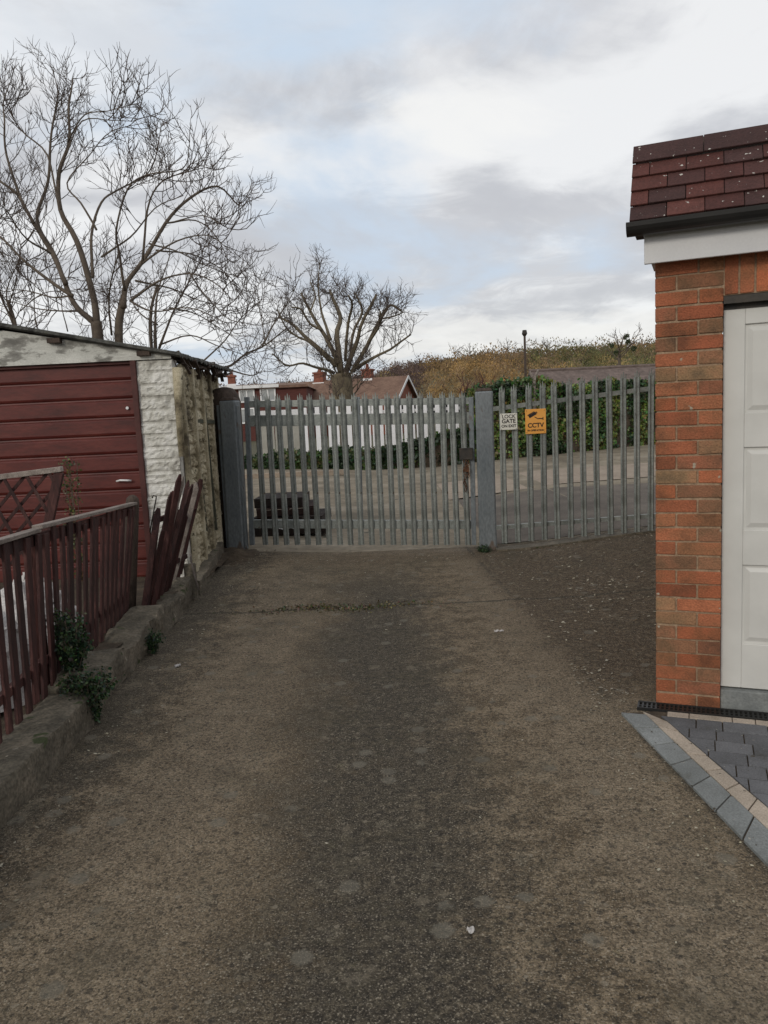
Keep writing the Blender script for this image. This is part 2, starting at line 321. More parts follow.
for k in range(2800):
    x = rr.uniform(-130, 190); t = rr.random()**.6; y = 120+210*t
    if x/y < -.42: continue
    z = ridge(x)*S(t)
    n = mnoise.noise(V((x*.02, y*.012, 5)))
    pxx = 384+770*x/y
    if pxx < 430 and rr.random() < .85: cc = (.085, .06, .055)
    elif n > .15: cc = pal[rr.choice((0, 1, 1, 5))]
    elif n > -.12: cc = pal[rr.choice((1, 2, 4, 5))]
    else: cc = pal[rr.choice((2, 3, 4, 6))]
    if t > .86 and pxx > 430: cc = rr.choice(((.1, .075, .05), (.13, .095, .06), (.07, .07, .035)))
    v = rr.uniform(.75, 1.75); R = (rr.uniform(2., 4) if rr.random() < .85 else rr.uniform(4, 6))*(.55+.45*t)
    for q in range(80):
        d = V((rr.gauss(0, 1), rr.gauss(0, 1), rr.gauss(0, 1))).normalized()*R*rr.uniform(.55, 1)
        w = v*rr.uniform(.75, 1.25); b.col = tuple(q_*w for q_ in cc)
        p = V((x, y, z+R*.6))+d; s1_ = rr.uniform(.16, .42)*(.5+.5*t); w1_ = rr.uniform(.14, .4)*(.5+.5*t); an_ = rr.uniform(0, 3.14); lx = rr.uniform(-.4, .4)
        b.face([p+V((-w1_*math.cos(an_), -w1_*math.sin(an_), -s1_)), p+V((w1_*math.cos(an_), w1_*math.sin(an_), -s1_)), p+V((lx, 0, s1_*1.3))])
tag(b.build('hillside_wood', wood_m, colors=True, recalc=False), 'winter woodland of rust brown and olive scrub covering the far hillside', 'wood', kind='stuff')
random.seed(11)

# ------------------------------------------------------------------ trees
def branchset(limbs, seeds, spec, rs, twigmat, trunkmat, root, up=.35, bounds=None):
    """limbs: list of (points, r0, r1); spec: list per level (count per metre, len, lenvar, radius)"""
    rng = random.Random(rs); T = MB(); C = MB()
    def kids(pts, lev, r_par):
        if lev >= len(spec): return
        dens, ln, sp, rad = spec[lev]
        L = sum((pts[i+1]-pts[i]).length for i in range(len(pts)-1)); n = max(1, int(dens*L+rng.random()))
        for _ in range(n):
            t = rng.uniform(.12 if lev else .3, 1)**.8; i = min(int(t*(len(pts)-1)), len(pts)-2)
            p = pts[i].lerp(pts[i+1], rng.random()); d = (pts[i+1]-pts[i]).normalized()
            r = V((rng.gauss(0, 1), rng.gauss(0, 1), rng.gauss(0, 1))).normalized(); r = (r-d*r.dot(d)).normalized()
            d2 = (d*rng.uniform(.5, .95)+r*sp).normalized(); l = ln*rng.uniform(.45, 1.25)*(1.15-.5*t)
            q = [p]; seg = 5 if lev < 2 else 3
            for k in range(seg):
                d2 = (d2+V((rng.gauss(0, .16), rng.gauss(0, .16), rng.gauss(0, .16)+up*.55))).normalized(); q.append(q[-1]+d2*l/seg)
            C.tube(q, [rad*(1-.6*k/seg) for k in range(seg+1)], 4 if lev == 0 else 3, cap=False)
            kids(q, lev+1, rad)
    for pts, a, c in limbs:
        P = catmull(pts, 4); n = len(P)
        P = [p+nzv(p, 1.3)*.035*(0 if i in (0,) else 1) for i, p in enumerate(P)]
        T.tube(P, [a+(c-a)*(i/(n-1))**.8 for i in range(n)], 8)
        kids(P, 0, c)
    T.build('trunk', trunkmat, root, smooth=True, recalc=False)
    C.build('crown', twigmat, root, recalc=False)
def zpts(z, sc_, ox, oy, Y, rng, dep=1.5, base=None):
    out = []; d = rng.uniform(-dep, dep); n = len(z)
    for i, (a, c) in enumerate(z):
        out.append(vy(ox+a/sc_, oy+c/sc_, Y+d*(i/(n-1))))
    return out
rng = random.Random(5)
Y1 = 13.
t1 = thing('bare_tree', 'tall spreading bare tree with several stems rising behind the white and red shed', 'tree', (vy(98, 345, Y1).x, Y1, 0))
def Z1(z, dep=1.6):
    z = [(a_+max(0, a_-560)*-.1, c2_+max(0, 300-c2_)*.42) for a_, c2_ in z]
    return zpts(z, 2.954, 0, 20, Y1, rng, dep)
bx = vy(98, 345, Y1).x; b2 = vy(118, 345, Y1).x
L1 = [([V((bx-.02, Y1, -.05)), V((bx, Y1, 1.5)), vy(97, 335, Y1), vy(95, 322, Y1)], .17, .12),
      ([V((b2-.15, Y1+.1, -.05)), V((b2-.05, Y1+.1, 1.6)), vy(118, 338, Y1+.1), vy(124, 298, Y1+.1)], .13, .09),
      (Z1([(285, 900), (230, 850), (195, 780), (150, 690), (100, 600), (50, 520), (0, 480), (-60, 420)]), .085, .02),
      (Z1([(285, 900), (275, 800), (225, 650), (180, 560), (175, 450), (200, 360), (205, 250), (212, 150), (215, 80)]), .1, .012),
      (Z1([(215, 815), (130, 760), (60, 700), (0, 640), (-60, 610)]), .05, .02),
      (Z1([(195, 780), (150, 680), (110, 590), (140, 480), (150, 360), (165, 230), (170, 140), (158, 40)]), .07, .008),
      (Z1([(100, 600), (50, 500), (20, 400), (15, 300), (10, 200), (30, 100)]), .045, .01),
      (Z1([(180, 560), (140, 400), (70, 330), (30, 250), (10, 160)]), .03, .008),
      (Z1([(200, 360), (250, 270), (320, 240), (420, 195)]), .022, .006),
      (Z1([(195, 400), (240, 300), (330, 290), (400, 300)]), .022, .006),
      (Z1([(275, 760), (270, 640), (300, 540), (350, 500), (430, 455), (465, 380), (480, 300)]), .045, .007),
      (Z1([(285, 620), (240, 540), (200, 480), (260, 400), (330, 330), (440, 300)]), .03, .006),
      (Z1([(365, 850), (375, 780), (420, 720), (490, 600), (560, 530), (650, 490), (720, 545), (755, 520)]), .085, .008),
      (Z1([(370, 800), (350, 700), (340, 620), (380, 500), (440, 460), (540, 440), (560, 360)]), .04, .007),
      (Z1([(420, 720), (440, 560), (480, 480), (560, 450), (640, 430)]), .035, .006),
      (Z1([(385, 830), (470, 770), (560, 745), (640, 775), (700, 830)]), .035, .008),
      (Z1([(490, 600), (580, 590), (650, 640), (700, 740)]), .025, .006),
      (Z1([(440, 660), (520, 680), (600, 720), (720, 760)]), .025, .006),
      (Z1([(330, 930), (325, 800), (350, 690)]), .03, .012)]
for z_, a_, c2_ in (([(420, 720), (520, 650), (620, 640), (700, 690)], .03, .006), ([(385, 830), (450, 860), (560, 850), (690, 900)], .03, .007), ([(400, 770), (500, 790), (600, 830), (720, 850)], .03, .006),
        ([(460, 680), (560, 690), (650, 730), (730, 790)], .025, .006), ([(300, 700), (380, 640), (460, 560), (540, 520)], .03, .007), ([(215, 815), (160, 820), (80, 800), (10, 790)], .03, .007), ([(150, 690), (80, 650), (30, 570), (0, 540)], .03, .007),
        ([(240, 860), (180, 860), (100, 850), (20, 830)], .03, .007), ([(560, 745), (620, 820), (680, 880), (760, 900)], .02, .006), ([(490, 600), (600, 580), (700, 620)], .02, .006)):
    L1.append((Z1(z_), a_, c2_))
L1 = [(p_, a_*.62, c2_*.7) for p_, a_, c2_ in L1]
branchset(L1, 0, [(4.6, .85, .9, .008), (6.2, .45, .85, .0057), (6.2, .24, .7, .0045)], 21, twig, bark, t1, up=.32)
# thin stems behind it
Yb = 16.
tb = thing('bare_tree', 'thin young bare tree with long branches reaching right, between shed and pollard', 'tree', (vy(150, 345, Yb).x, Yb, 0))
def Zb(z): return zpts(z, 2.954, 0, 20, Yb, rng, 1.2)
def Zr(z): return [vy(a, c, Yb+i*.25) for i, (a, c) in enumerate(z)]
gx = vy(150, 345, Yb).x
Lb = [([V((gx, Yb, -.05)), V((gx, Yb, 2.)), vy(151, 320, Yb), vy(158, 285, Yb)], .07, .04),
      (Zb([(460, 970), (465, 820), (500, 690)]), .05, .012), (Zb([(470, 970), (520, 840), (600, 700)]), .045, .01),
      (Zr([(152, 352), (185, 360), (225, 368), (245, 354), (265, 344), (287, 328)]), .06, .02),
      (Zr([(262, 346), (275, 322), (285, 305), (294, 288), (300, 272)]), .03, .007),
      (Zr([(225, 368), (250, 376), (262, 372)]), .03, .01), (Zr([(200, 364), (225, 340), (240, 320), (262, 300)]), .03, .007),
      (Zr([(265, 344), (262, 320), (258, 296), (262, 270)]), .02, .006)]
Lb += [(Zb([(470, 960), (560, 930), (640, 960), (720, 990)]), .03, .008), (Zb([(465, 900), (400, 850), (380, 780)]), .03, .008), (Zb([(500, 850), (580, 870), (680, 930)]), .03, .008)]
Lb = [(p_, a_*.65, c2_*.7) for p_, a_, c2_ in Lb]
branchset(Lb, 0, [(4.5, .9, .9, .009), (5.5, .5, .85, .0065), (4., .28, .7, .0052)], 33, twig, bark, tb, up=.16)
# tree far left
Yc = 19.
tcx = thing('bare_tree', 'leafless tree at the far left edge behind the shed ridge', 'tree', (vy(15, 340, Yc).x, Yc, 0))
gx = vy(15, 340, Yc).x
def Zc(z): return zpts(z, 2.954, 0, 20, Yc, rng, 1.)
Lc = [([V((gx, Yc, -.05)), V((gx, Yc, 2.2)), vy(15, 330, Yc), vy(8, 300, Yc)], .12, .07), (Zc([(40, 900), (20, 800), (60, 690), (40, 600)]), .04, .012),
      (Zc([(110, 910), (100, 800), (130, 700)]), .035, .01), (Zc([(40, 900), (-10, 780), (-40, 650), (-20, 500)]), .06, .012), (Zc([(60, 860), (130, 810), (200, 800), (260, 790)]), .03, .01),
      (Zc([(200, 920), (180, 830), (210, 740)]), .03, .01)]
Lc = [(p_, a_*.5, c2_*.6) for p_, a_, c2_ in Lc]
branchset(Lc, 0, [(3.6, 1.5, .8, .014), (4.2, .8, .8, .009), (4., .4, .6, .0075)], 44, twig, bark, tcx, up=.25)
# pollard
Y2 = 29.
tp = thing('pollarded_tree', 'stout bare pollarded tree with knobbly limbs standing beyond the gate', 'tree', (vy(344, 400, Y2).x, Y2, 0))
def Z2(z, dep=2.2): return zpts(z, 4.27, 240, 230, Y2, rng, dep)
px_ = vy(344, 400, Y2).x
L2 = [([V((px_, Y2, -.1)), V((px_, Y2, 1.6)), vy(343, 390, Y2), vy(341, 374, Y2)], .7, .56),
      (Z2([(430, 610), (412, 450), (430, 380), (400, 300), (385, 255)]), .2, .07),
      (Z2([(410, 580), (330, 500), (270, 450), (220, 400), (165, 370)]), .17, .05),
      (Z2([(420, 570), (350, 430), (300, 350), (262, 270)]), .15, .06),
      (Z2([(385, 470), (350, 350), (335, 250), (340, 130)]), .1, .02),
      (Z2([(450, 605), (500, 480), (520, 400), (585, 275)]), .16, .06),
      (Z2([(480, 605), (540, 500), (600, 380), (640, 320), (690, 345)]), .15, .05),
      (Z2([(500, 590), (560, 550), (640, 510), (730, 445)]), .13, .04),
      (Z2([(450, 560), (462, 400), (480, 320), (462, 280)]), .1, .05),
      (Z2([(400, 610), (340, 590), (270, 570), (200, 580), (140, 530)]), .1, .03),
      (Z2([(380, 560), (300, 480), (250, 460), (200, 420), (160, 340)]), .09, .03),
      (Z2([(470, 580), (480, 450), (520, 350), (490, 270)]), .1, .05),
      (Z2([(540, 500), (590, 420), (600, 350)]), .08, .05), (Z2([(300, 350), (320, 280), (300, 220)]), .06, .03),
      (Z2([(350, 430), (300, 400), (260, 340), (220, 330)]), .08, .04), (Z2([(600, 380), (650, 370), (700, 350)]), .06, .03)]
L2 = [(p_, a_*.62, c2_*.7) for p_, a_, c2_ in L2]
for k_ in range(14):
    a_ = rng.uniform(0, 6.3); q_ = V((px_+.3*math.cos(a_), Y2+.3*math.sin(a_), rng.uniform(1.8, 3.2))); L2.append(([q_, q_+V((math.cos(a_)*.35, math.sin(a_)*.35, .35)), q_+V((math.cos(a_)*rng.uniform(.4, .8), math.sin(a_)*.6, rng.uniform(.6, 1.)))], .03, .012))
branchset(L2, 0, [(5.5, .95, 1., .014), (6.2, .6, .9, .009), (4, .35, .7, .007)], 55, twig, bark2, tp, up=.22)
# mistletoe tree on the skyline
def smalltree(name, label, px, py, Y, h, rs, balls=0, rr_=1., group=None):
    p = vy(px, py, Y); t = thing(name, label, 'tree', (p.x, Y, p.z-h*.45), 0, group); r = random.Random(rs)
    base = V((p.x, Y, p.z-h*.5)); limbs = [([base, base+V((0, 0, h*.3)), base+V((r.uniform(-.3, .3), 0, h*.5))], .035*h, .02*h)]
    for k in range(9):
        a = base+V((0, 0, h*r.uniform(.25, .5))); an = r.uniform(0, 6.3); o = r.uniform(.2, .45)*h*rr_
        limbs.append(([a, a+V((math.cos(an)*o*.5, math.sin(an)*o*.5, h*.15)), a+V((math.cos(an)*o, math.sin(an)*o, h*r.uniform(.25, .5)))], .012*h, .004*h))
    branchset(limbs, 0, [(9./h, h*.2, .8, .0045*h), (14./h, h*.1, .8, .003*h)], rs, twig, bark, t, up=.2)
    if balls:
        for k in range(balls):
            m_ = MB(); q = p+V((r.uniform(-.3, .3)*h, r.uniform(-.1, .1)*h, h*r.uniform(-.12, .3))); R = h*r.uniform(.035, .06)
            for _ in range(160):
                m_.col = (.05, .07, .03); random.seed(rs*1000+k*200+_); m_.leaf(q+V((r.gauss(0, 1), r.gauss(0, 1), r.gauss(0, 1))).normalized()*R*r.uniform(.4, 1), R*.5)
            m_.build('mistletoe', leaf_m, t, colors=True, recalc=False)
smalltree('bare_tree', 'bare tree with dark mistletoe balls on the skyline left of the brick garage', 619, 348, 150, 10, 71, 6)
for i, (a, c, h) in enumerate([(455, 352, 9), (470, 350, 7), (508, 347, 9), (547, 346, 8), (638, 352, 9)]):
    smalltree('skyline_tree', 'small bare tree breaking the wooded skyline of the far hill', a, c, 310, h, 80+i, group='small trees along the hill skyline')
random.seed(13)

# ------------------------------------------------------------------ hedges and shrubs
def hedge(name, label, path, w, hfn, n, size, seed, cols, cat='hedge'):
    r = random.Random(seed); random.seed(seed); P = [V(p) for p in path]; segs = [(P[i], P[i+1]) for i in range(len(P)-1)]; tot = sum((b_-a_).length for a_, b_ in segs)
    t = thing(name, label, cat, (P[0].x, P[0].y, 0)); m_ = MB(); core = MB()
    for a_, b_ in segs:
        d = (b_-a_).normalized(); nn = V((-d.y, d.x, 0)); k = max(2, int((b_-a_).length/.5))
        for i in range(k):
            u0 = a_.lerp(b_, i/k); u1 = a_.lerp(b_, (i+1)/k); h0 = hfn(u0.x)*.86; h1 = hfn(u1.x)*.86
            core.hexa([u0+nn*.25, u1+nn*.25, u1+nn*w, u0+nn*w, u0+nn*.3+V((0, 0, h0)), u1+nn*.3+V((0, 0, h1)), u1+nn*w*.9+V((0, 0, h1)), u0+nn*w*.9+V((0, 0, h0))])
    for _ in range(n):
        q = r.random()*tot
        for a_, b_ in segs:
            l = (b_-a_).length
            if q <= l: break
            q -= l
        d = (b_-a_).normalized(); nn = V((-d.y, d.x, 0)); p = a_+d*q; h = hfn(p.x)
        bulge = .3*mnoise.noise(V((p.x*.9, p.y*.9, seed)))
        z = r.random()**.8*h
        bulge += .18*mnoise.noise(V((p.x*2.3, z*2.3, seed+7)))
        if r.random() < .72: pos = p+nn*(.12+abs(r.gauss(0, .12))-bulge)+V((0, 0, z))
        else: pos = p+nn*r.uniform(0, w)+V((0, 0, h*(.9+.5*bulge)+r.gauss(0, .06)))
        cl = mnoise.noise(V((pos.x*1.1, pos.y, pos.z*1.6)))
        m_.col = tuple(x*r.uniform(.6, 1.35) for x in (cols[0] if cl > .12 else cols[1] if cl > -.12 else cols[2])); m_.leaf(pos, size*r.uniform(.7, 1.3))
    for c_i in core.c[:]: pass
    core.build('dark_core', dark_soil, t); m_.build('foliage', leaf_m, t, colors=True, recalc=False)  # solid dark core box behind the leaves, inner darkness put into its colour
def hr(x): return 2.25+.2*mnoise.noise(V((x*.7, 0, 0)))+.12*S((x-5)/4)+.2*S((x-3.2)/.6)*S((6-x)/2)
def hl(x): return .42+.14*S((x+5)/3)+.55*S((x+.2)/2.6)+.15*mnoise.noise(V((x*1.1, 3, 0)))
hedge('hedge', 'tall glossy evergreen hedge behind the palisade fence right of the gate post', [(2.6, 22.3, 0), (3.6, 22.3, 0), (6.2, 24.2, 0), (9.5, 26.6, 0), (12.5, 28.5, 0)], 1.6, hr, 42000, .1, 101,
      [(.15, .185, .055), (.075, .125, .04), (.04, .072, .03)])
hedge('hedge', 'low dark evergreen hedge in front of the white fence beyond the gate', [(-4.6, 24.9, 0), (-3.0, 23.6, 0), (-.8, 22.7, 0), (2.6, 22.2, 0)], 1.0, hl, 19000, .09, 102,
      [(.07, .1, .035), (.035, .065, .025), (.022, .045, .018)])
def shrub(name, label, c, R, n, size, seed, cols, m_=leaf_m, cat='shrub'):
    r = random.Random(seed); random.seed(seed); t = thing(name, label, cat, c); b_ = MB(); st = MB(); c = V(c)
    for k in range(10):
        an = r.uniform(0, 6.3); e = c+V((math.cos(an)*R[0]*.6, math.sin(an)*R[1]*.6, R[2]*r.uniform(1., 1.7))); st.tube([c, c.lerp(e, .5)+V((0, 0, .05*R[2])), e], [R[2]*.025, R[2]*.018, R[2]*.008], 4)
    for _ in range(n):
        d = V((r.gauss(0, 1), r.gauss(0, 1), r.gauss(0, 1))).normalized()*r.uniform(.35, 1)**.6
        p = c+V((d.x*R[0], d.y*R[1], R[2]+d.z*R[2])); k = 1+.35*mnoise.noise(p*2.5/max(R)); p = c+(p-c)*k
        b_.col = tuple(x*r.uniform(.6, 1.35) for x in r.choice(cols)); b_.leaf(p, size*r.uniform(.6, 1.2))
    st.build('stem', bark, t); b_.build('foliage', m_, t, colors=True, recalc=False); return t
p = vy(478, 395, 27)
t = thing('bare_shrub', 'rounded bare maroon shrub behind the top of the right gate post', 'shrub', (p.x, 27, 0)); r = random.Random(8); lm = []
for k in range(16):
    an = r.uniform(0, 6.3); o = r.uniform(.1, .75); lm.append(([V((p.x, 27, 0)), V((p.x+math.cos(an)*o*.6, 27+math.sin(an)*o*.6, 1.3)), V((p.x+math.cos(an)*o, 27+math.sin(an)*o, r.uniform(2.1, 2.75)))], .03, .012))
branchset(lm, 0, [(5, .5, .6, .012), (7, .3, .6, .009)], 9, twig_red, twig_red, t, up=.3)
for a, c, lab in ((494, 396, 'pale forked broken branch poking above the hedge beside the gate post'), (534, 382, 'pale sawn tree stub standing up above the hedge below the tall pole')):
    p = vy(a, c, 23.2); b = MB(); b.tube([(p.x, 23.2, 1.2), (p.x, 23.2, p.z), (p.x+.03, 23.2, p.z+.18)], [.07, .06, .05], 7); b.tube([(p.x, 23.2, p.z+.05), (p.x-.12, 23.2, p.z+.32)], [.045, .03], 6); b.tube([(p.x, 23.2, p.z+.08), (p.x+.14, 23.2, p.z+.36)], [.045, .03], 6)
    tag(b.build('tree_stub', grey_wood, smooth=True), lab, 'tree stub')

# ------------------------------------------------------------------ far buildings
def roofbox(L, D, h, hr_, ov=.3):
    """gabled roof slabs in local coords: ridge along x"""
    b = MB(); t = .15
    for sgn in (-1, 1):
        y0 = sgn*(D/2+ov); z0 = h-ov*(hr_-h)/(D/2)
        b.hexa([(-L/2-ov, y0, z0), (L/2+ov, y0, z0), (L/2+ov, 0, hr_), (-L/2-ov, 0, hr_), (-L/2-ov, y0, z0+t), (L/2+ov, y0, z0+t), (L/2+ov, 0, hr_+t), (-L/2-ov, 0, hr_+t)])
    return b
def window(parent, x, y, z, w, h, n=2):
    f = MB(); t = .11
    for (a, c, d, e) in ((x-w/2, x+w/2, z-h/2, z-h/2+t), (x-w/2, x+w/2, z+h/2-t, z+h/2), (x-w/2, x-w/2+t, z-h/2+t, z+h/2-t), (x+w/2-t, x+w/2, z-h/2+t, z+h/2-t)): f.box(a, c, y-.06, y+.04, d, e)
    for i in range(1, n): xx = x-w/2+w*i/n; f.box(xx-t/2, xx+t/2, y-.06, y+.04, z-h/2+t, z+h/2-t)
    o = f.build('window', white_far, parent, local=True)
    p_ = MB(); M_ = o.location
    p_.box(x-w/2+.03-M_.x, x+w/2-.03-M_.x, y-.01-M_.y, y+.02-M_.y, z-h/2+.03-M_.z, z+h/2-.03-M_.z); p_.build('pane', pane_m, o, local=True)
def chimney(roof, x, y, z0, z1, w=.8):
    b = MB(); q = roof.location; b.box(x-w/2-q.x, x+w/2-q.x, y-w/2-q.y, y+w/2-q.y, z0-q.z, z1-q.z); b.box(x-w/2-.08-q.x, x+w/2+.08-q.x, y-w/2-.08-q.y, y+w/2+.08-q.y, z1-q.z, z1+.15-q.z)
    o = b.build('chimney', far_brick, roof, local=True); b = MB(); k = o.location
    b.tube([(x-q.x-k.x, y-q.y-k.y, z1+.15-q.z-k.z), (x-q.x-k.x, y-q.y-k.y, z1+.6-q.z-k.z)], [.16, .12], 8); b.build('chimney_pot', far_brick, o, local=True)
    b = MB(); b.box(x-w/2-.1-q.x-k.x, x+w/2+.1-q.x-k.x, y-w/2-.1-q.y-k.y, y-w/2-.01-q.y-k.y, z0-q.z-k.z+.1, z0-q.z-k.z+.4); b.build('flashing', white_far, o, local=True)
# brown-roofed bungalow with the gable
R1 = vy(408, 376, 66); yaw = math.radians(-17); ux = V((math.cos(yaw), math.sin(yaw), 0)); Lh = 9.0
c0 = R1-ux*(Lh/2+.3)
hb = thing('house', 'brick house with brown tiled roof, two chimneys and a gable behind the pollarded tree', 'house', (c0.x, c0.y, 0), yaw)
zr = R1.z-.1; ze = zr-1.75
b = MB(); b.box(-Lh/2, Lh/2, -3.2, 3.2, 0, ze)
for sx in (-1, 1): b.prism([(sx*Lh/2, -3.2, ze), (sx*Lh/2, 3.2, ze), (sx*Lh/2, 0, zr-.02)], (0, 0, 0), (-sx*.25, 0, 0))
b.build('wall', far_brick, hb, local=True)
rf = roofbox(Lh, 6.4, ze, zr).build('roof', far_tile, hb, local=True)
chimney(rf, -Lh/2+1.3, .1, zr-.4, zr+.75, .85); chimney(rf, Lh/2-3.3, .1, zr-.3, zr+.75, .85)
b = MB()
for sy in (-1, 1): b.bar((Lh/2+.34, sy*3.5, ze-.12), (Lh/2+.34, 0, zr+.06), .22, .05, V((0, 0, 1)))
b.build('bargeboard', white_far, hb, local=True)
window(hb, -2.2, -3.24, 2.0, 1.4, 1.1); window(hb, 2.0, -3.24, 2.0, 1.4, 1.1, 3)
# house with dormer windows
Yh = 60; A0 = vy(215, 386, Yh); A1 = vy(279, 384, Yh); A2 = vy(306, 383, Yh)
ha = thing('house', 'dark house with two white windows under a white fascia, left of the gate', 'house', ((A0.x+A2.x)/2, Yh, 0)); cx = ha.location.x
Wh = A2.x-A0.x; zt = A1.z
b = MB(); b.box(-Wh/2, Wh/2, 0, 7, 0, zt-.3); b.build('wall', maroon_wall, ha, local=True)
b = MB(); b.hexa([(-Wh/2-.2, -.3, zt-.3), (Wh/2+.2, -.3, zt-.3), (Wh/2+.2, 7.2, zt-.3), (-Wh/2-.2, 7.2, zt-.3), (-Wh/2-.1, -.25, zt-.1), (Wh/2+.1, -.25, zt-.1), (Wh/2-.6, 4, zt+.25), (-Wh/2+.4, 4, zt+.25)])
rf = b.build('roof', far_tile, ha, local=True)
chimney(rf, vy(232, 384, Yh+3).x-cx, 3, zt-.1, zt+.85, .55)
b = MB(); b.box(-Wh/2-.2, A1.x-cx, -.38, -.31, zt-.24, zt); b.build('fascia', white_far, ha, local=True)
for q in (vy(247, 396, Yh), vy(268, 395, Yh)): window(ha, q.x-cx, -.03, q.z, 1.2, 1.0, 2)
window(ha, -1.2, -.03, 2.0, 1.3, 1.2)
# third: sloping dark roof between the two
q0 = vy(284, 404, 63); q1 = vy(330, 380, 70)
# long low roof at right
Yl = 46; B0 = vy(534, 376, Yl); B1 = vy(656, 366, Yl)
hl_ = thing('long_building', 'long low building with a dull brown tiled roof behind the tall hedge', 'building', ((B0.x+B1.x)/2+2.5, Yl, 0)); Ll = B1.x-B0.x+5
zr = (B0.z+B1.z)/2; b = MB(); b.box(-Ll/2+.3, Ll/2-.3, -4, 4, 0, zr-2.2); b.prism([(-Ll/2+.3, -4, zr-2.2), (-Ll/2+.3, 4, zr-2.2), (-Ll/2+.3, 0, zr-.02)], (0, 0, 0), (.3, 0, 0)); b.build('wall', far_brick, hl_, local=True)
roofbox(Ll, 8, zr-2.2, zr, .3).build('roof', far_tile2, hl_, local=True)
b = MB(); b.tube([(-Ll/2-.3, 0, zr+.17), (Ll/2+.3, 0, zr+.17)], .1, 8); b.build('ridge_tiles', far_tile2, hl_, local=True)
# utility pole
p0 = vy(524.5, 332, 85); b = MB(); t = thing('utility_pole', 'tall thin pole standing against the sky above the hedge', 'pole', (p0.x, 85, 0))
b.tube([(p0.x, 85, 0), (p0.x, 85, p0.z-.1)], [.17, .12], 8); b.build('pole', brown_wood, t, smooth=True); b = MB(); b.tube([(p0.x, 85, p0.z-.5), (p0.x, 85, p0.z-.2), (p0.x, 85, p0.z+.2)], [.1, .3, .22], 8); b.build('pole_top', dark_iron, t)
# white board fence beyond
Yw = 25.8; W0 = vy(302, 409, Yw); W1 = vy(462, 405, Yw)
t = thing('board_fence', 'bright white fence of upright boards behind the low hedge', 'fence', (W0.x, Yw, 0)); b = MB(); x = W0.x; k = 0; zt = 1.93
b.box(0, .15, -.012, .012, 0, zt); b0 = b.build('board', bright_white, t, local=True); b0.location = (0.075, 0, .02)
n = int((W1.x-W0.x)/.21)
for k in range(1, n):
    c = dup(b0, t, (.075+k*.21, 0, .02+random.uniform(-.01, .01)))
b = MB()
for z in (.4, 1.65): b.box(0, n*.21, .03, .09, z, z+.1)
b.build('rail', white_far, t, local=True)
b = MB()
b.box(vy(392, 405, Yw).x-W0.x, n*.21, .12, 2.2, 1.5, 2.06); o = b.build('lean_to_roof', roof_sheet, t, local=True)
X0 = vy(258, 409, 26.4)
t = thing('board_fence', 'dull beige board fence left of the bright white one, behind the steel gate', 'fence', (X0.x, 26.4, 0)); b = MB(); b.box(0, .5, -.02, .02, 0, 1.9); b0 = b.build('board', beige_far, t, local=True); b0.location = (.25, 0, .02)
for k in range(1, 3): dup(b0, t, (.25+k*.53, 0, .02))
b = MB(); b.box(0, 1.58, -.02, .02, 1.65, 1.92); b.v = [v_+V((0, -.05, 0)) for v_ in b.v]; b.build('top_rail', white_far, t, local=True)

# ------------------------------------------------------------------ steel palisade
def pale_mesh(h):
    b = MB(); prof = [(-.034, .004), (-.02, -.016), (-.006, -.004), (.006, -.004), (.02, -.016), (.034, .004)]
    def ring(z, k=1., dx=0.): return [(x*k+dx, y, z) for x, y in prof]+[(x*k+dx, y+.0045, z) for x, y in prof[::-1]]
    rows = [ring(0), ring(h-.07)]; i = len(b.v)
    n = 12
    for r_ in rows: b.v += [V(p) for p in r_]
    for q in range(n): b.f.append((i+q, i+(q+1) % n, i+n+(q+1) % n, i+n+q)); b.c.append(b.col)
    for x0, x1, tx in ((-.032, -.012, -.026), (-.012, .012, 0), (.012, .032, .026)):     # triple point
        yb = -.012 if x0 != -.012 else -.006
        b.hexa([(x0, yb, h-.075), (x1, yb, h-.075), (x1, yb+.005, h-.075), (x0, yb+.005, h-.075), (tx-.003, yb, h-abs(tx)*.9), (tx+.003, yb, h-abs(tx)*.9), (tx+.003, yb+.004, h-abs(tx)*.9), (tx-.003, yb+.004, h-abs(tx)*.9)])
    return b
GL = V((-1.86, 9.2, hz(-1.86, 9.2))); GR = V((1.17, 8.78, 0))
def onG(x, y): return vp(x, y, GL, GR)
yawG = math.atan2(GR.y-GL.y, GR.x-GL.x)
gate = thing('steel_gate', 'grey galvanised palisade gate with pointed pales between two steel posts', 'gate', GL, yawG)
gi = wm(gate).inverted()
first = None; N_ = 20
for k in range(N_):
    x = 256+(463-256)*k/(N_-1)
    top = gi @ onG(x, 394-3*(x-250)/220); bot = gi @ onG(x+7, 544.5)
    if first is None:
        H_ = top.z-bot.z; first = pale_mesh(H_).build('pale', steel, gate, local=True); o = first
    else: o = dup(first, gate, (0, 0, 0))
    o.location = (top.x, -.03, bot.z); o.scale = (1, 1, (top.z-bot.z)/H_); o.rotation_euler = (random.uniform(-.006, .006), random.uniform(-.008, .008), random.uniform(-.1, .1))
def gbar(name, xa, ya, xb, yb, hh, t, y, parent=gate, lipz=True):
    A = gi @ onG(xa, ya); B = gi @ onG(xb, yb); b = MB(); b.bar((A.x, y, A.z-hh/2), (B.x, y, B.z-hh/2), hh, t, V((0, 0, 1)))
    if lipz: b.bar((A.x, y+.03, A.z-.004), (B.x, y+.03, B.z-.004), .006, .055, V((0, 0, 1)))
    return b.build(name, steel, parent, local=True, bevel=.003)
gbar('top_rail', 247, 401, 471, 397.5, .075, .02, 0)
gbar('middle_rail', 247, 415.5, 471, 412, .13, .012, 0.002)
gbar('bottom_rail', 249, 520, 474, 520.5, .1, .012, 0.002)
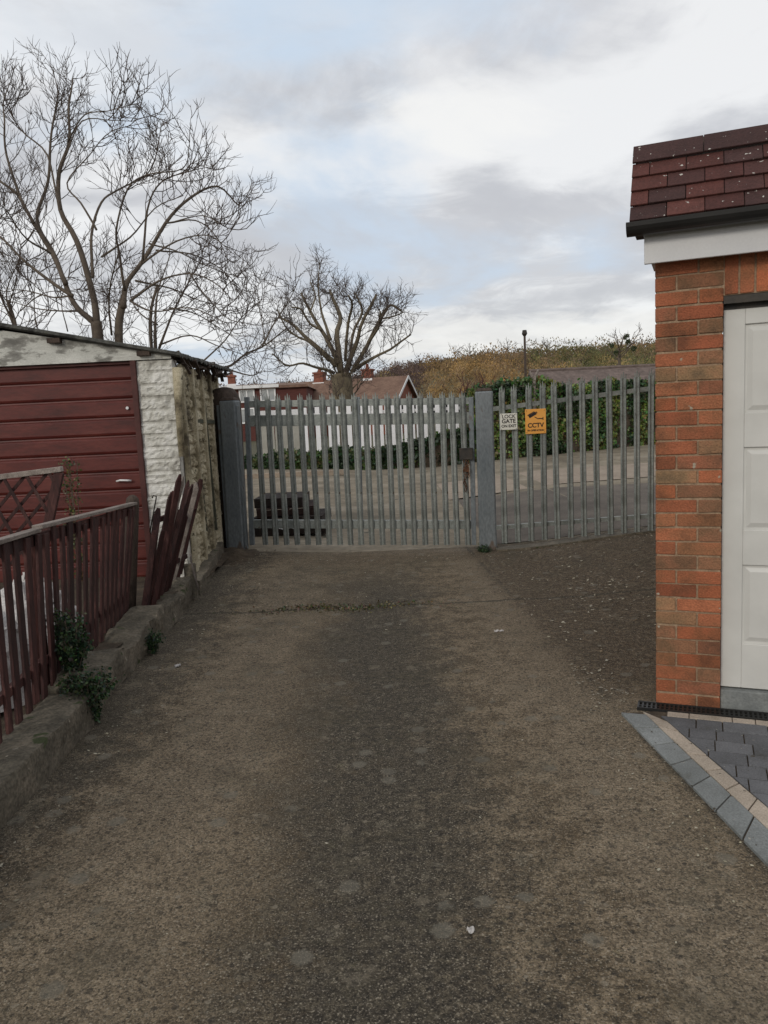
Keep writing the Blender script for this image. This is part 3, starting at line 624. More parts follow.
for xa, xb, w in ((246.5, 252, .055), (471, 474, .055), (357, 361, .06)):
    A = gi @ onG(xa, 397); B = gi @ onG(xb, 545); b = MB(); b.bar((A.x, .012, A.z), (B.x, .012, B.z), w, .05, V((1, 0, 0))); b.build('stile', steel_post, gate, local=True, bevel=.004)
# lock box, padlock, chain (parts that ride with the gate)
A = gi @ onG(467, 453); b = MB(); b.box(A.x-.085, A.x+.065, -.075, -.03, A.z-.07, A.z+.06); b.box(A.x-.09, A.x+.07, -.08, -.075, A.z+.05, A.z+.062); b.build('lock_box', dark_iron, gate, local=True, bevel=.005)
b = MB(); z = A.z-.07; x = A.x-.03
def link(b, c, r, rot):
    pts = [V((math.cos(t)*r*.6, 0, math.sin(t)*r)) for t in [i*math.pi/5 for i in range(11)]]
    b.tube([c+Matrix.Rotation(rot, 3, 'Z') @ p for p in pts], .004, 5, cap=False)
for k in range(13): link(b, V((x+.012*math.sin(k*1.3), -.06, z-.02-k*.027)), .021, k*1.35)
for k in range(9): link(b, V((x+.035+.01*math.sin(k*1.1), -.06, z-.01-k*.022)), .019, k*1.5)
b.build('chain', rust, gate, local=True, smooth=True)
b = MB(); b.box(x+.0, x+.05, -.08, -.055, z-.14, z-.09); b.tube([V((x+.025+.017*math.cos(t), -.067, z-.09+.028*math.sin(t))) for t in [i*math.pi/6 for i in range(7)]], .0045, 6); b.build('padlock', rust, gate, local=True, bevel=.004)
for z_ in (.35, 1.3): b = MB(); b.tube([(.075, -.02, z_-.05), (.075, -.02, z_+.05)], .018, 8); b.box(.02, .1, -.03, .0, z_-.02, z_+.02); b.build('hinge', steel_post, gate, local=True)
# posts
def post(label, bl, br, tl, tr, Y, extra=None):
    P = [vy(*q, Y) for q in (bl, br, tl, tr)]; zb = -.05; w = P[1].x-P[0].x; cx = (P[0].x+P[1].x)/2; lean = (P[2].x+P[3].x)/2-cx; h = (P[2].z+P[3].z)/2
    t = thing('gate_post', label, 'gate post', (cx, Y, hz(cx, Y)), yawG); h -= t.location.z; w *= 1.06
    b = MB(); b.hexa([(-w/2, 0, -.1), (w/2, 0, -.1), (w/2, .2, -.1), (-w/2, .2, -.1), (-w/2+lean, 0, h), (w/2+lean, 0, h), (w/2+lean, .2, h), (-w/2+lean, .2, h)])
    b.build('post_body', steel_post, t, local=True, bevel=.018)
    b = MB(); b.hexa([(-w/2+.004+lean, .004, h), (w/2-.004+lean, .004, h), (w/2-.004+lean, .196, h), (-w/2+.004+lean, .196, h), (-w/2+.03+lean, .03, h+.035), (w/2-.03+lean, .03, h+.035), (w/2-.03+lean, .17, h+.035), (-w/2+.03+lean, .17, h+.035)]); b.build('cap', brown_wood, t, local=True, bevel=.008)
    return t, w, h, lean
pr_, w, h, lean = post('square steel gate post with the lock chain beside it, right of the gate', (480, 550), (496.5, 551), (475.5, 392), (492, 390), 8.72)
pl_, w, h, lean = post('wide blue grey steel hinge post at the left end of the gate', (228, 546), (243.5, 547), (215.5, 401), (238, 400), 9.1)
b = MB(); b.box(-w/2-.035, -w/2-.002, .05, .12, -.05, h-.05); b.build('edge_strip', steel_post, pl_, local=True, bevel=.004)
b = MB(); b.box(w/2+.004, w/2+.03, .02, .1, .02, h-.06); b.build('edge_strip', steel_post, pl_, local=True, bevel=.004)
p = vy(226, 392, 9.5); b = MB(); prof = [(0, .2), (1.5, .2), (p.z-.12, .195), (p.z-.03, .17), (p.z+.04, .11), (p.z+.06, .03)]
b.tube([(p.x-.02-.04*(1-z/2), 9.5, z) for z, r_ in prof], [r_ for z, r_ in prof], 18); tag(b.build('timber_post', brown_wood, smooth=True), 'thick dark brown round timber post behind the left gate post', 'post')
# right fence
FL = V((1.28, 8.72, 0)); FR = V((3.38, 8.66, .14))
def onF(x, y): return vp(x, y, FL, FR)
yawF = math.atan2(FR.y-FL.y, FR.x-FL.x)
fen = thing('palisade_fence', 'grey steel palisade fence carrying two signs, between gate post and brick garage', 'fence', FL, yawF); fi = wm(fen).inverted()
first = None
for k in range(14):
    x = 501.4+(650.5-501.4)*k/11; top = fi @ onF(x-1, 386-17*(x-500)/150); bot = fi @ onF(x+4, 543-13*(x-500)/150)
    if first is None: H_ = top.z-bot.z; first = pale_mesh(H_).build('pale', steel, fen, local=True); o = first
    else: o = dup(first, fen, (0, 0, 0))
    o.location = (top.x, -.03, bot.z); o.scale = (1, 1, (top.z-bot.z)/H_); o.rotation_euler = (random.uniform(-.01, .01), random.uniform(-.008, .008), random.uniform(-.1, .1))
for nm, a, c, d, e, hh in (('top_rail', 491, 407, 672, 383.5, .05), ('bottom_rail', 494, 526, 672, 512.5, .045)):
    A = fi @ onF(a, c); B = fi @ onF(d, e); b = MB(); b.bar((A.x, .0, A.z-hh/2), (B.x, .0, B.z-hh/2), hh, .008, V((0, 0, 1))); b.bar((A.x, .025, A.z-.003), (B.x, .025, B.z-.003), .006, .045, V((0, 0, 1))); b.build(nm, steel, fen, local=True)
b = MB(); gp = [(x, 0, hz(x, 8.7)) for x in fr(1.26, 3.4, 10)]
for (p0_, p1_) in zip(gp, gp[1:]): b.hexa([(p0_[0], 8.6, -.05), (p1_[0], 8.6, -.05), (p1_[0], 8.82, -.05), (p0_[0], 8.82, -.05), (p0_[0], 8.6, p0_[2]+.02), (p1_[0], 8.6, p1_[2]+.02), (p1_[0], 8.82, p1_[2]+.02), (p0_[0], 8.82, p0_[2]+.02)])
tag(b.build('concrete_strip', kerb_m), kind='structure')
# signs
def text_mesh(s, size, name, parent, loc, material, bold=.0):
    cu = bpy.data.curves.new(name, 'FONT'); cu.body = s; cu.size = size; cu.align_x = 'CENTER'; cu.align_y = 'CENTER'; cu.extrude = .0006; cu.offset = bold
    o = bpy.data.objects.new(name+'_c', cu); COL.objects.link(o); bpy.context.view_layer.update()
    me = bpy.data.meshes.new_from_object(o.evaluated_get(bpy.context.evaluated_depsgraph_get())); bpy.data.objects.remove(o)
    me.materials.clear(); me.materials.append(material); t = bpy.data.objects.new(name, me); COL.objects.link(t); t.parent = parent; t.location = loc; t.rotation_euler = (math.pi/2, 0, 0); return t
def sign(label, x0, x1, y0, y1, m_):
    A = onF(x0, y1); B = onF(x1, y0); cx, cz = (A.x+B.x)/2, (A.z+B.z)/2; w = B.x-A.x; h = B.z-A.z
    t = thing('sign', label, 'sign', (cx, A.y-.065, cz), yawF); b = MB(); b.box(-w/2, w/2, -.003, .003, -h/2, h/2); b.build('sign_plate', m_, t, local=True, bevel=.0015)
    b = MB()
    for sx in (-1, 1):
        for sz in (-1, 1): b.tube([(sx*w*.43, -.003, sz*h*.44), (sx*w*.43, -.007, sz*h*.44)], .004, 8)
    b.build('screw', dark_iron, t, local=True); return t, w, h
t, w, h = sign('small white sign reading LOCK GATE ON EXIT on the palisade fence', 499.5, 516, 413, 430, sign_w)
text_mesh('LOCK', .056, 'lettering', t, (0, -.0045, .055), black_p, .0008); text_mesh('GATE', .062, 'lettering', t, (0, -.0045, .003), black_p, .0016); text_mesh('ON EXIT', .042, 'lettering', t, (0, -.0045, -.05), black_p, .0012)
t, w, h = sign('orange CCTV warning sign with black camera picture on the palisade fence', 524.5, 544.5, 408.5, 434, sign_o)
text_mesh('CCTV', .068, 'lettering', t, (0, -.0045, -.045), black_p, .002); text_mesh('IN OPERATION', .027, 'lettering', t, (0, -.0045, -.1), black_p, .001)
b = MB()
R2 = Matrix.Rotation(math.radians(-28), 4, 'Y') @ Matrix.Rotation(0, 4, 'X')
Mc = Matrix.Translation((-.03, -.0045, .075)) @ R2; b.box(-.05, .04, -.0008, .0008, -.016, .016, Mc); b.box(-.055, .03, -.0008, .0008, .018, .026, Mc); b.box(.043, .054, -.0008, .0008, -.01, .01, Mc)
b.bar((-.01, -.0045, .05), (.03, -.0045, .025), .008, .0016, V((0, 0, 1))); b.bar((.03, -.0045, .03), (.08, -.0045, .028), .01, .0016, V((0, 0, 1))); b.box(.078, .086, -.0053, -.0037, .012, .045)
b.build('camera_symbol', black_p, t, local=True)

# ------------------------------------------------------------------ brick garage
gyaw = math.radians(-22.45); GA = V((1.399, 3.931, 0))
gar = thing('garage', 'red brick garage with a white panelled door and short tiled roof', 'garage', GA, gyaw)
bc = [(.42, .14, .065), (.43, .16, .08), (.37, .12, .06), (.45, .155, .075), (.33, .16, .09), (.37, .21, .115), (.4, .17, .085), (.33, .16, .09), (.4, .14, .07), (.41, .15, .075), (.35, .18, .1), (.34, .135, .075)]
def bricks(b, x0, x1, y, z0, ncourse, side=False, seed=1, stagger=True, z1=None):
    r = random.Random(seed)
    for k in range(ncourse):
        x = x0; z = z0+k*.0737; first_ = True
        while x < x1-.02:
            l = .215 if not (first_ and k % 2) else .1025
            if x1-x0 < .4: l = (.2, .1)[k % 2] if first_ else 9
            e = min(x+l, x1); 
            if x1-e < .03: e = x1
            v = r.uniform(.64, .9); c = r.choice(bc); b.col = tuple(q*v for q in c)
            a = .0045; jy = r.uniform(-.004, .0015)
            lo, hi = (x if first_ else x+a), (e if e >= x1 else e-a)
            jz = [r.uniform(-.0028, .0028) for _ in range(4)]
            if side: b.hexa([(y+.1, lo, z+a), (y+jy, lo, z+a+jz[0]), (y+jy, hi, z+a+jz[1]), (y+.1, hi, z+a), (y+.1, lo, z+.0737-a), (y+jy, lo, z+.0737-a+jz[2]), (y+jy, hi, z+.0737-a+jz[3]), (y+.1, hi, z+.0737-a)])
            else: b.hexa([(lo, y+jy, z+a+jz[0]), (hi, y+jy, z+a+jz[1]), (hi, y+.1, z+a), (lo, y+.1, z+a), (lo, y+jy, z+.0737-a+jz[2]), (hi, y+jy, z+.0737-a+jz[3]), (hi, y+.1, z+.0737-a), (lo, y+.1, z+.0737-a)])
            x = e; first_ = False
PW = .312
b = MB(); bricks(b, 0, PW, 0, 0.0, 31, seed=4)
bricks(b, PW+2.14, PW+2.14+.33, 0, 0, 31, seed=5)
# soldier course and the course above, over the door
r = random.Random(9); x = PW
while x < PW+2.14:
    v = r.uniform(.75, 1.1); c = r.choice(bc[:5]+bc[8:9]); b.col = tuple(q*v for q in c)
    b.box(x+.0045, x+.0645, 0, .1, 2.097, 2.285, jit=.001); x += .0695
b.col = (1, 1, 1)
b.build('brickwork', brick_m, gar, local=True, bevel=.0035, colors=True)
b = MB(); bricks(b, .1, 5.5, .002, 0, 31, side=True, seed=6); b.build('side_brickwork', brick_m, gar, local=True, colors=True)
b = MB(); b.box(.006, PW-.004, .006, .21, -.02, 2.285); b.box(PW+2.144, PW+2.466, .006, .21, -.02, 2.285); b.box(PW-.004, PW+2.144, .006, .1, 2.094, 2.285); b.box(.008, .2, .21, 5.5, -.02, 2.285); b.box(.2, 2.78, 5.3, 5.49, -.02, 2.285); b.box(2.58, 2.77, .21, 5.3, -.02, 2.285)
b.build('mortar', mortar, gar, local=True)
# lintel, frame, door, sill
b = MB(); b.box(PW+.001, PW+2.138, .008, .1, 2.055, 2.092); b.box(PW+.001, PW+2.138, .05, .1, 2.03, 2.055); b.build('lintel', dark_iron, gar, local=True)
b = MB(); dx0, dx1, dz0, dz1 = PW+.002, PW+2.138, .115, 2.045; DY = .055
b.box(dx0, dx1, DY+.012, DY+.045, dz0, dz1)
# stiles & rails in front, leaving sunk panels
pan = [(PW+.1, PW+.66), (PW+.76, PW+1.38), (PW+1.48, PW+2.04)]
rows_ = [(.32, .66), (.8, 1.14), (1.28, 1.6), (1.72, 1.97)]
rows_ = [(.35, .76), (.94, 1.355), (1.525, 1.955)]
xs_ = [dx0]+[q for p in pan for q in p]+[dx1]; zs_ = [dz0]+[q for p in rows_ for q in p]+[dz1]
for i in range(0, len(xs_), 2): b.box(xs_[i], xs_[i+1], DY, DY+.0119, dz0, dz1)
for i in range(1, len(xs_)-1, 2):
    for j in range(0, len(zs_), 2): b.box(xs_[i], xs_[i+1], DY, DY+.0119, zs_[j], zs_[j+1])
o = b.build('door', gdoor, gar, local=True, bevel=.003)
for (xa, xb) in pan:
    for (za, zb) in rows_:
        b = MB(); q = o.location; i_ = .035
        b.hexa([(xa+.012-q.x, DY+.012-q.y, za+.012-q.z), (xb-.012-q.x, DY+.012-q.y, za+.012-q.z), (xb-.012-q.x, DY+.012-q.y, zb-.012-q.z), (xa+.012-q.x, DY+.012-q.y, zb-.012-q.z),
                (xa+i_-q.x, DY+.003-q.y, za+i_-q.z), (xb-i_-q.x, DY+.003-q.y, za+i_-q.z), (xb-i_-q.x, DY+.003-q.y, zb-i_-q.z), (xa+i_-q.x, DY+.003-q.y, zb-i_-q.z)]); b.build('raised_panel', gdoor, o, local=True, bevel=.002)
b = MB(); q = o.location; b.box(PW+1.0-q.x, PW+1.14-q.x, DY-.03-q.y, DY-.015-q.y, .95-q.z, .98-q.z); b.box(PW+1.05-q.x, PW+1.09-q.x, DY-.016-q.y, DY+.002-q.y, .94-q.z, .99-q.z); b.build('handle', dark_iron, o, local=True, bevel=.003)
b = MB(); b.box(PW+.001, PW+2.139, .02, .3, -.02, .108); b.build('sill', sill_m, gar, local=True, bevel=.006)
# fascia, soffit, gutter, tiles
b = MB(); b.box(-.045, 2.95, -.1, -.08, 2.265, 2.44); o = b.build('fascia', fascia_m, gar, local=True, bevel=.003)
b = MB(); b.box(-.02, 2.95, -.078, .3, 2.288, 2.298); b.build('soffit', fascia_m, gar, local=True)
b = MB(); n = 10; pr = []
for k in range(n+1): a = math.pi*k/n; pr.append((-.155+.055*math.cos(a), 2.445-.055*math.sin(a)))
b.grid([[(x, y, z) for y, z in pr] for x in (-.12, 2.98)]); b.grid([[(x, -.155+(y+.155)*.93, z+.004) for y, z in pr] for x in (-.12, 2.98)])
for xe in (-.12, 2.98): b.face([(xe, y, z) for y, z in pr])
o = b.build('gutter', gutter_m, gar, local=True, smooth=False)
b = MB(); q = o.location
for xx in (.62, 1.6, 2.5): b.box(xx-.02-q.x, xx+.02-q.x, -.15-q.y, -.1-q.y, 2.36-q.z, 2.46-q.z); b.box(xx-.02-q.x, xx+.02-q.x, -.215-q.y, -.098-q.y, 2.45-q.z, 2.458-q.z); b.box(xx-.018-q.x, xx+.018-q.x, -.218-q.y, -.2-q.y, 2.4-q.z, 2.45-q.z)
b.build('gutter_bracket', gutter_m, o, local=True)
b = MB(); pit = math.radians(56); r = random.Random(3); sy, sz = math.cos(pit), math.sin(pit); tc_ = [(.075, .027, .023), (.09, .031, .025), (.065, .027, .024), (.1, .037, .03), (.055, .026, .024)]
for k in range(5):
    off = -.11-(.084 if k % 2 else 0); hgt = .102 if k < 4 else .125
    x = off
    while x < 2.98:
        l = .168 if k < 4 else .33; x0_, x1_ = max(x, -.11), min(x+l, 2.98); v = r.uniform(.8, 1.15); b.col = tuple(q*v for q in r.choice(tc_))
        s0 = .012+k*.096; s1 = s0+hgt; P = []
        for (s_q, o_) in ((s0, .026 if k < 4 else .034), (s1, .012 if k < 4 else .024)):
            for xx in (x0_+.0015, x1_-.0015):
                for thick in (o_, o_-.013):
                    yb = -.135+s_q*sy; zb = 2.445+s_q*sz; P.append(V((xx, yb-thick*sz, zb+thick*sy)))
        dj = r.uniform(-.002, .002)
        P = [p+V((0, 0, dj)) for p in P]
        b.hexa([P[0], P[2], P[3], P[1], P[4], P[6], P[7], P[5]]); x += l
b.build('roof_tiles', tile_m, gar, local=True, colors=True, bevel=.003)
b = MB(); th = .49
b.prism([(-.1, -.13, 2.44), (-.1, .2, 2.44), (-.1, .2, 2.9), (-.1, -.13+th*sy+.02, 2.44+th*sz-.03)], (0, 0, 0), (3.07, 0, 0)); b.build('roof_core', brown_wood, gar, local=True)
b = MB(); b.box(-.04, 2.9, .2, 5.6, 2.44, 2.5); b.build('flat_roof', roof_sheet, gar, local=True)
# drain
dr = thing('channel_drain', 'black slotted channel drain along the foot of the garage', 'drain', GA, gyaw)
b = MB(); b.box(-.09, 2.8, -.1, -.092, -.03, .018); b.box(-.09, 2.8, -.012, -.004, -.03, .018); b.box(-.09, 2.8, -.0915, -.0125, -.04, -.02)
b.build('channel', gutter_m, dr, local=True)
b = MB(); x = -.09
while x < 2.8: b.box(x, x+.009, -.0915, -.0125, -.002, .015); x += .022
b.box(-.09, 2.8, -.056, -.048, -.004, .0135); b.build('grating', gutter_m, dr, local=True)

# ------------------------------------------------------------------ paving
P0 = g(620, 714); P1 = g(768, 868); P1 = P0+(P1-P0)*1.9
C0 = g(642, 713); C1 = C0+(g(768, 832)-C0)*1.9; D0 = g(664, 721); D1 = D0+(g(768, 810)-D0)*1.9
b = MB(); r = random.Random(2)
def strip(a0, a1, b0, b1, n, col, z=.012, var=.1, skew=0.02):
    ts = [i/n+r.uniform(-.012, .012)*0 for i in range(n+1)]
    for i in range(n):
        t0, t1 = ts[i]+.004, ts[i+1]-.0; v = r.uniform(1-var, 1+var); b.col = tuple(q*v for q in col)
        p = [a0.lerp(a1, t0), a0.lerp(a1, t1), b0.lerp(b1, t1+.02), b0.lerp(b1, t0+.02)]; g_ = (p[3]-p[0]).normalized()*.0025
        p = [p[0]+g_, p[1]+g_, p[2]-g_, p[3]-g_]; dz = r.uniform(-.002, .002)
        b.hexa([q+V((0, 0, -.03)) for q in p]+[q+V((0, 0, z+dz)) for q in p])
strip(P0, P1, C0, C1, 13, (1.45, 1.56, 1.58)); strip(C0, C1, D0, D1, 13, (2.75, 2.35, 1.95))
u = V((math.cos(gyaw), math.sin(gyaw), 0)); nn = V((math.sin(gyaw), -math.cos(gyaw), 0))   # nn outward from wall
def gl(x, y): return GA+u*x+nn*y
x = .06
while x < 2.6:
    vv = r.uniform(.92, 1.08); b.col = tuple(q*vv for q in (2.75, 2.35, 1.95)); l = .105 if r.random() < .35 else .2
    p = [gl(x+.002, .165), gl(x+l-.002, .165), gl(x+l-.002, .105), gl(x+.002, .105)]; b.hexa([q+V((0, 0, -.03)) for q in p]+[q+V((0, 0, .012)) for q in p]); x += l
# inner blocks, clipped by the cream line
dD = (D1-D0).normalized(); nD = V((-dD.y, dD.x, 0))
if nD.dot(gl(2, .5)-D0) < 0: nD = -nD
row = 0; yy = .17
while yy < 3.2:
    dpt = .12; x = -.6+r.uniform(0, .1)
    while x < 2.6:
        l = r.choice((.12, .16, .2)); vv = r.uniform(.75, 1.08); b.col = tuple(q*vv for q in (1.02, 1.05, 1.14))
        p = [gl(x+.003, yy+dpt-.003), gl(x+l-.003, yy+dpt-.003), gl(x+l-.003, yy+.003), gl(x+.003, yy+.003)]
        ds = [(q-D0).dot(nD)-.004 for q in p]
        if max(ds) > .02:
            q2 = []
            for i in range(4):
                a_, c_p = p[i], p[(i+1) % 4]; da, dc = ds[i], ds[(i+1) % 4]
                if da >= 0: q2.append(a_)
                if da*dc < 0: q2.append(a_.lerp(c_p, da/(da-dc)))
            dz = r.uniform(-.002, .002)
            if len(q2) > 2: b.prism(q2, (0, 0, .012+dz), (0, 0, -.03))
        x += l
    yy += dpt
tag(b.build('paving', slab_g, colors=True, bevel=.002), kind='structure')
b = MB(); b.face([P0+V((.01, 0, .004)), P1+V((.02, 0, .004)), gl(2.7, 3.3)+V((0, 0, .004)), gl(2.7, .1)+V((0, 0, .004)), gl(0, .1)+V((0, 0, .004))]); tag(b.build('paving_bed', dark_soil), kind='structure')

# ------------------------------------------------------------------ shed
SY = 7.3; SX = -1.9; sh = thing('shed', 'old white shed with a dark red panelled garage door and mossy roof', 'shed', (-3.31, SY, 0), 0)
DH = 2.185; DR = -2.262; DL = -4.36
def rock(b, P0_, ux_, uz, nx_, w, h, ch, cw, amp, seed):
    """rock-faced block face: grid with bulging cells"""
    nxs = max(2, int(w/.02)); nzs = int(h/.0145)
    rows = []
    for j in range(nzs+1):
        row_ = []; z = h*j/nzs; k = int(z/ch); fz = (z/ch) % 1
        for i in range(nxs+1):
            x = w*i/nxs; fx = ((x+(cw/2 if k % 2 else 0))/cw) % 1
            e = min(1, min(fz, 1-fz)*5)*min(1, min(fx, 1-fx)*14); q = P0_+ux_*x+uz*z
            d = amp*e*(.4+1.0*abs(mnoise.noise(q*13))+.75*mnoise.noise(q*37)+.3*(1-fz))
            row_.append(q+nx_*d)
        rows.append(row_)
    b.grid(rows)
X_, Y_, Z_ = V((1, 0, 0)), V((0, 1, 0)), V((0, 0, 1))
b = MB(); rock(b, V((DR+.025, SY-.02, .0)), X_, Z_, -Y_, SX-DR-.025, 2.2, .116, .6, .019, 1); b.box(DR+.025, SX, SY-.02, SY+.14, 0, 2.2); b.build('block_pier', white_block, sh)
b = MB(); rock(b, V((DL-.36, SY-.02, .0)), X_, Z_, -Y_, .33, 2.2, .116, .6, .028, 2); b.box(DL-.36, DL-.03, SY-.02, SY+.14, 0, 2.2); b.build('block_pier', white_block, sh)
# door
b = MB(); pit_ = .172; z = DH-.02
z0_ = DH-12*pit_
prof = []
for k in range(12):
    zb = z0_+k*pit_
    prof += [(zb+.002, .0), (zb+.010, .016), (zb+.022, .018), (zb+.034, .004), (zb+.05, -.004), (zb+pit_-.012, -.006), (zb+pit_-.002, 0)]
b.grid([[(x, SY+.03+y, z_) for z_, y in prof] for x in fr(DL+.02, DR-.02, 8)])
b.box(DL+.02, DR-.02, SY+.055, SY+.075, .1, DH-.01)
o = b.build('door', door_red, sh); dq = sh.location+o.location
b = MB(); hp = vy(124, 481, SY); b.tube([(hp.x-.07, SY-.0, hp.z), (hp.x-.03, SY-.02, hp.z+.01), (hp.x+.04, SY-.02, hp.z+.005), (hp.x+.07, SY, hp.z)], .009, 7); b.build('handle', white_far, o, smooth=True)
b = MB(); hp = vy(127, 408, SY); b.tube([(hp.x, SY+.02, hp.z), (hp.x, SY+.003, hp.z)], .014, 10); b.build('lock', white_far, o)
b = MB(); b.box(DR-.02, DR+.03, SY-.06, SY+.04, 0, DH+.02); b.box(DL-.022, DL+.02, SY-.03, SY+.04, 0, DH+.02); b.box(DL+.02, DR-.02, SY-.012, SY+.05, DH-.008, DH+.02); b.build('door_frame', mat('maroon_frame', [(.3, (.05, .015, .013)), (.7, (.09, .03, .025))], 8, 5, .7), sh, bevel=.004)
# gable boards
RX = -3.45; rz_ = lambda x: max(2.245, 2.245+(2.535-2.245)*(1-abs(x-RX)/(-RX+SX)))
b = MB(); xs_ = fr(RX-1.3, SX+.0, 30)
b.grid([[(x, SY-.045+.004*mnoise.noise(V((x*5, z_*9, 0))), DH+.022+(rz_(x)-DH-.022)*z_) for z_ in fr(0, 1, 8)] for x in xs_]); b.grid([[(x, SY+.1, DH+.022+(rz_(x)-DH-.022)*z_) for z_ in (0, 1)] for x in xs_]); b.grid([[(x, y, DH+.022) for y in (SY-.045, SY+.1)] for x in xs_])
b.build('gable_board', flaky, sh)
b = MB()
for xx in (-2.95, -2.14): b = MB(); b.box(xx-.06, xx+.06, SY-.1, SY-.04, rz_(xx)-.05, rz_(xx)-.005); b.build('purlin_end', brown_wood, sh, bevel=.004)
# roof: corrugated sheet, two slopes
b = MB(); YB = 9.75
for sgn in (1, -1):
    e = RX+(1.63 if sgn > 0 else -1.45); ze_ = 2.245-.03; rows = []
    for t_ in (0, .33, .66, 1):
        x = RX+(e-RX)*t_; z = 2.56+(ze_-2.56)*t_; rows.append((x, z))
    ys = fr(SY-.12, YB, 70); cor = [.012*math.cos(y*2*math.pi/.146) for y in ys]
    top = [[(x+(.03*mnoise.noise(V((y*3, 0, 0))) if x == rows[-1][0] else 0), y, z+.035+c) for y, c in zip(ys, cor)] for x, z in rows]
    bot = [[(p[0], p[1], p[2]-.028) for p in rw] for rw in top]
    b.grid(top); b.grid(bot); b.grid([top[-1], bot[-1]]); b.grid([[p[0] for p in top], [p[0] for p in bot]]); b.grid([[p[-1] for p in top], [p[-1] for p in bot]])
b.build('roof', roof_sheet, sh, smooth=False)
b = MB(); r = random.Random(12)
for k in range(46):
    y = r.uniform(SY-.05, YB-.1); x = RX+1.6+r.uniform(-.1, .05); b.bar((x, y, 2.2+r.uniform(-.04, .08)), (x+r.uniform(-.1, .06), y+r.uniform(.05, .3), 2.19+r.uniform(-.12, .05)), r.uniform(.015, .05), r.uniform(.008, .02), V((1, 0, 0)))
b.build('rotten_eaves', brown_wood, sh)
# side wall: posts and panels
back = V((-2.02, 9.62, 0)); fr0 = V((SX, SY+.14, 0)); sd = (back-fr0); Ls = sd.length; sd.normalize(); ns = V((sd.y, -sd.x, 0))
b = MB(); b.box(-.1, 0, 0, Ls, 0, 2.15, Matrix.Translation(fr0) @ Matrix.Rotation(math.atan2(sd.y, sd.x)-math.pi/2, 4, 'Z')); rock(b, fr0+ns*.002, sd, Z_, ns, Ls, 2.17, .116, .19, .028, 3)
b.build('side_wall', cream_block, sh)
b = MB(); y = .0
for k in range(5):
    a = fr0+sd*(k*Ls/4); b.bar(a+ns*.03, a+ns*.03+V((0, 0, 2.16)), .08, .05, sd)
b.build('side_post', cream_block, sh, bevel=.01)
b = MB(); b.box(-4.72, -4.6, SY+.14, 9.6, 0, 2.15); b.box(-4.6, -2.1, 9.5, 9.62, 0, 2.2); b.build('rear_wall', cream_block, sh)
b = MB(); b.tube([(SX+.03, SY-.05, 1.3), (SX+.035, SY-.05, 1.8), (SX+.05, SY-.03, 2.12)], [.03, .034, .05], 9); b.build('downpipe', cream_block, sh, smooth=True)
# old leaning pales against the shed side
pf = thing('old_palisade', 'dark mossy pair of old steel pales and a rail against the shed side', 'fence', (vy(200, 520, 8.3).x, 8.3, 0))
for (xa, ya, xb, yb, Y) in ((192, 404, 205, 532, 8.25), (203, 405, 215, 530, 8.7)):
    a = vy(xb, yb, Y); c = vy(xa, ya, Y); b = MB(); b.bar(a, c, .06, .02); b.bar(c, c+(c-a).normalized()*.05, .05, .012, w1=.004); b.build('pale', steel_old, pf)
a = vy(196, 421, 8.2); c = vy(214, 422, 9.05); b = MB(); b.bar(a, c, .04, .02, Z_); b.build('rail', steel_old, pf)
a = vy(196, 531, 8.2); c = vy(214, 533, 8.9); b = MB(); b.bar(a, c, .04, .02, Z_); b.build('rail', steel_old, pf)

# ------------------------------------------------------------------ low wall
def roughwall(label, pts, w, h, seed, cell=.05, amp=.012, name='low_wall'):
    b = MB(); n = len(pts); P = []
    for i in range(n-1):
        k = max(1, int((pts[i+1]-pts[i]).length/cell))
        for j in range(k): P.append(pts[i].lerp(pts[i+1], j/k))
    P.append(pts[-1]); rows = []
    for i, p in enumerate(P):
        d = (P[min(i+1, len(P)-1)]-P[max(i-1, 0)]).normalized(); nn_ = V((-d.y, d.x, 0)); hh = h(i/len(P)) if callable(h) else h
        row_ = []
        for (a, z) in ((0, -.05), (0, .0), (0, .35), (.0, .7), (.006, .93), (.02, 1), (.35, 1.02), (.7, 1.01), (1, 1), (1, .5), (1, -.05)):
            q = p+nn_*w*a+V((0, 0, z*hh+hz(p.x, p.y))); f = nzv(q+V((seed, 0, 0)), 7)*amp+nzv(q, 25)*amp*.5; row_.append(q+f)
        rows.append(row_)
    b.grid(rows); b.face(rows[0]); b.face(rows[-1]); return tag(b.build(name, kerb_m), label, 'wall')
nA = V((-1.0, 0, 0))
roughwall('near concrete kerb wall in front of the upright picket fence', [V((-1.60, .6, 0)), V((-1.612, 2.4, 0)), V((-1.615, 3.3, 0)), V((-1.63, 4.05, 0))], .24, .175, 1)
roughwall('mossy crumbling stretch of low wall beyond the green weed', [V((-1.672, 4.1, 0)), V((-1.70, 4.85, 0)), V((-1.73, 5.8, 0)), V((-1.75, 6.7, 0))], .24, lambda t: .19+.03*math.sin(t*14)+.02*math.sin(t*33), 5, amp=.028)
roughwall('low stone edging by the shed side near the gate', [V((-1.73, 7.0, 0)), V((-1.80, 7.9, 0)), V((-1.9, 8.95, 0))], .12, .13, 9, amp=.015)
p = g(190, 590); b = MB(); b.bar((-1.775, 6.86, -.05), (-1.79, 6.9, .34), .1, .07); tag(b.build('stone_stub', kerb_m, bevel=.01), 'short pale stone stub at the end of the crumbling low wall', 'stone')
b = MB(); b.grid([[(x, y, .1+.03*mnoise.noise(V((x*6, y*6, 0)))) for x in fr(-1.95, -1.76, 8)] for y in fr(6.8, 9.2, 30)]); tag(b.build('dirt_strip', dark_soil, smooth=True), kind='structure')

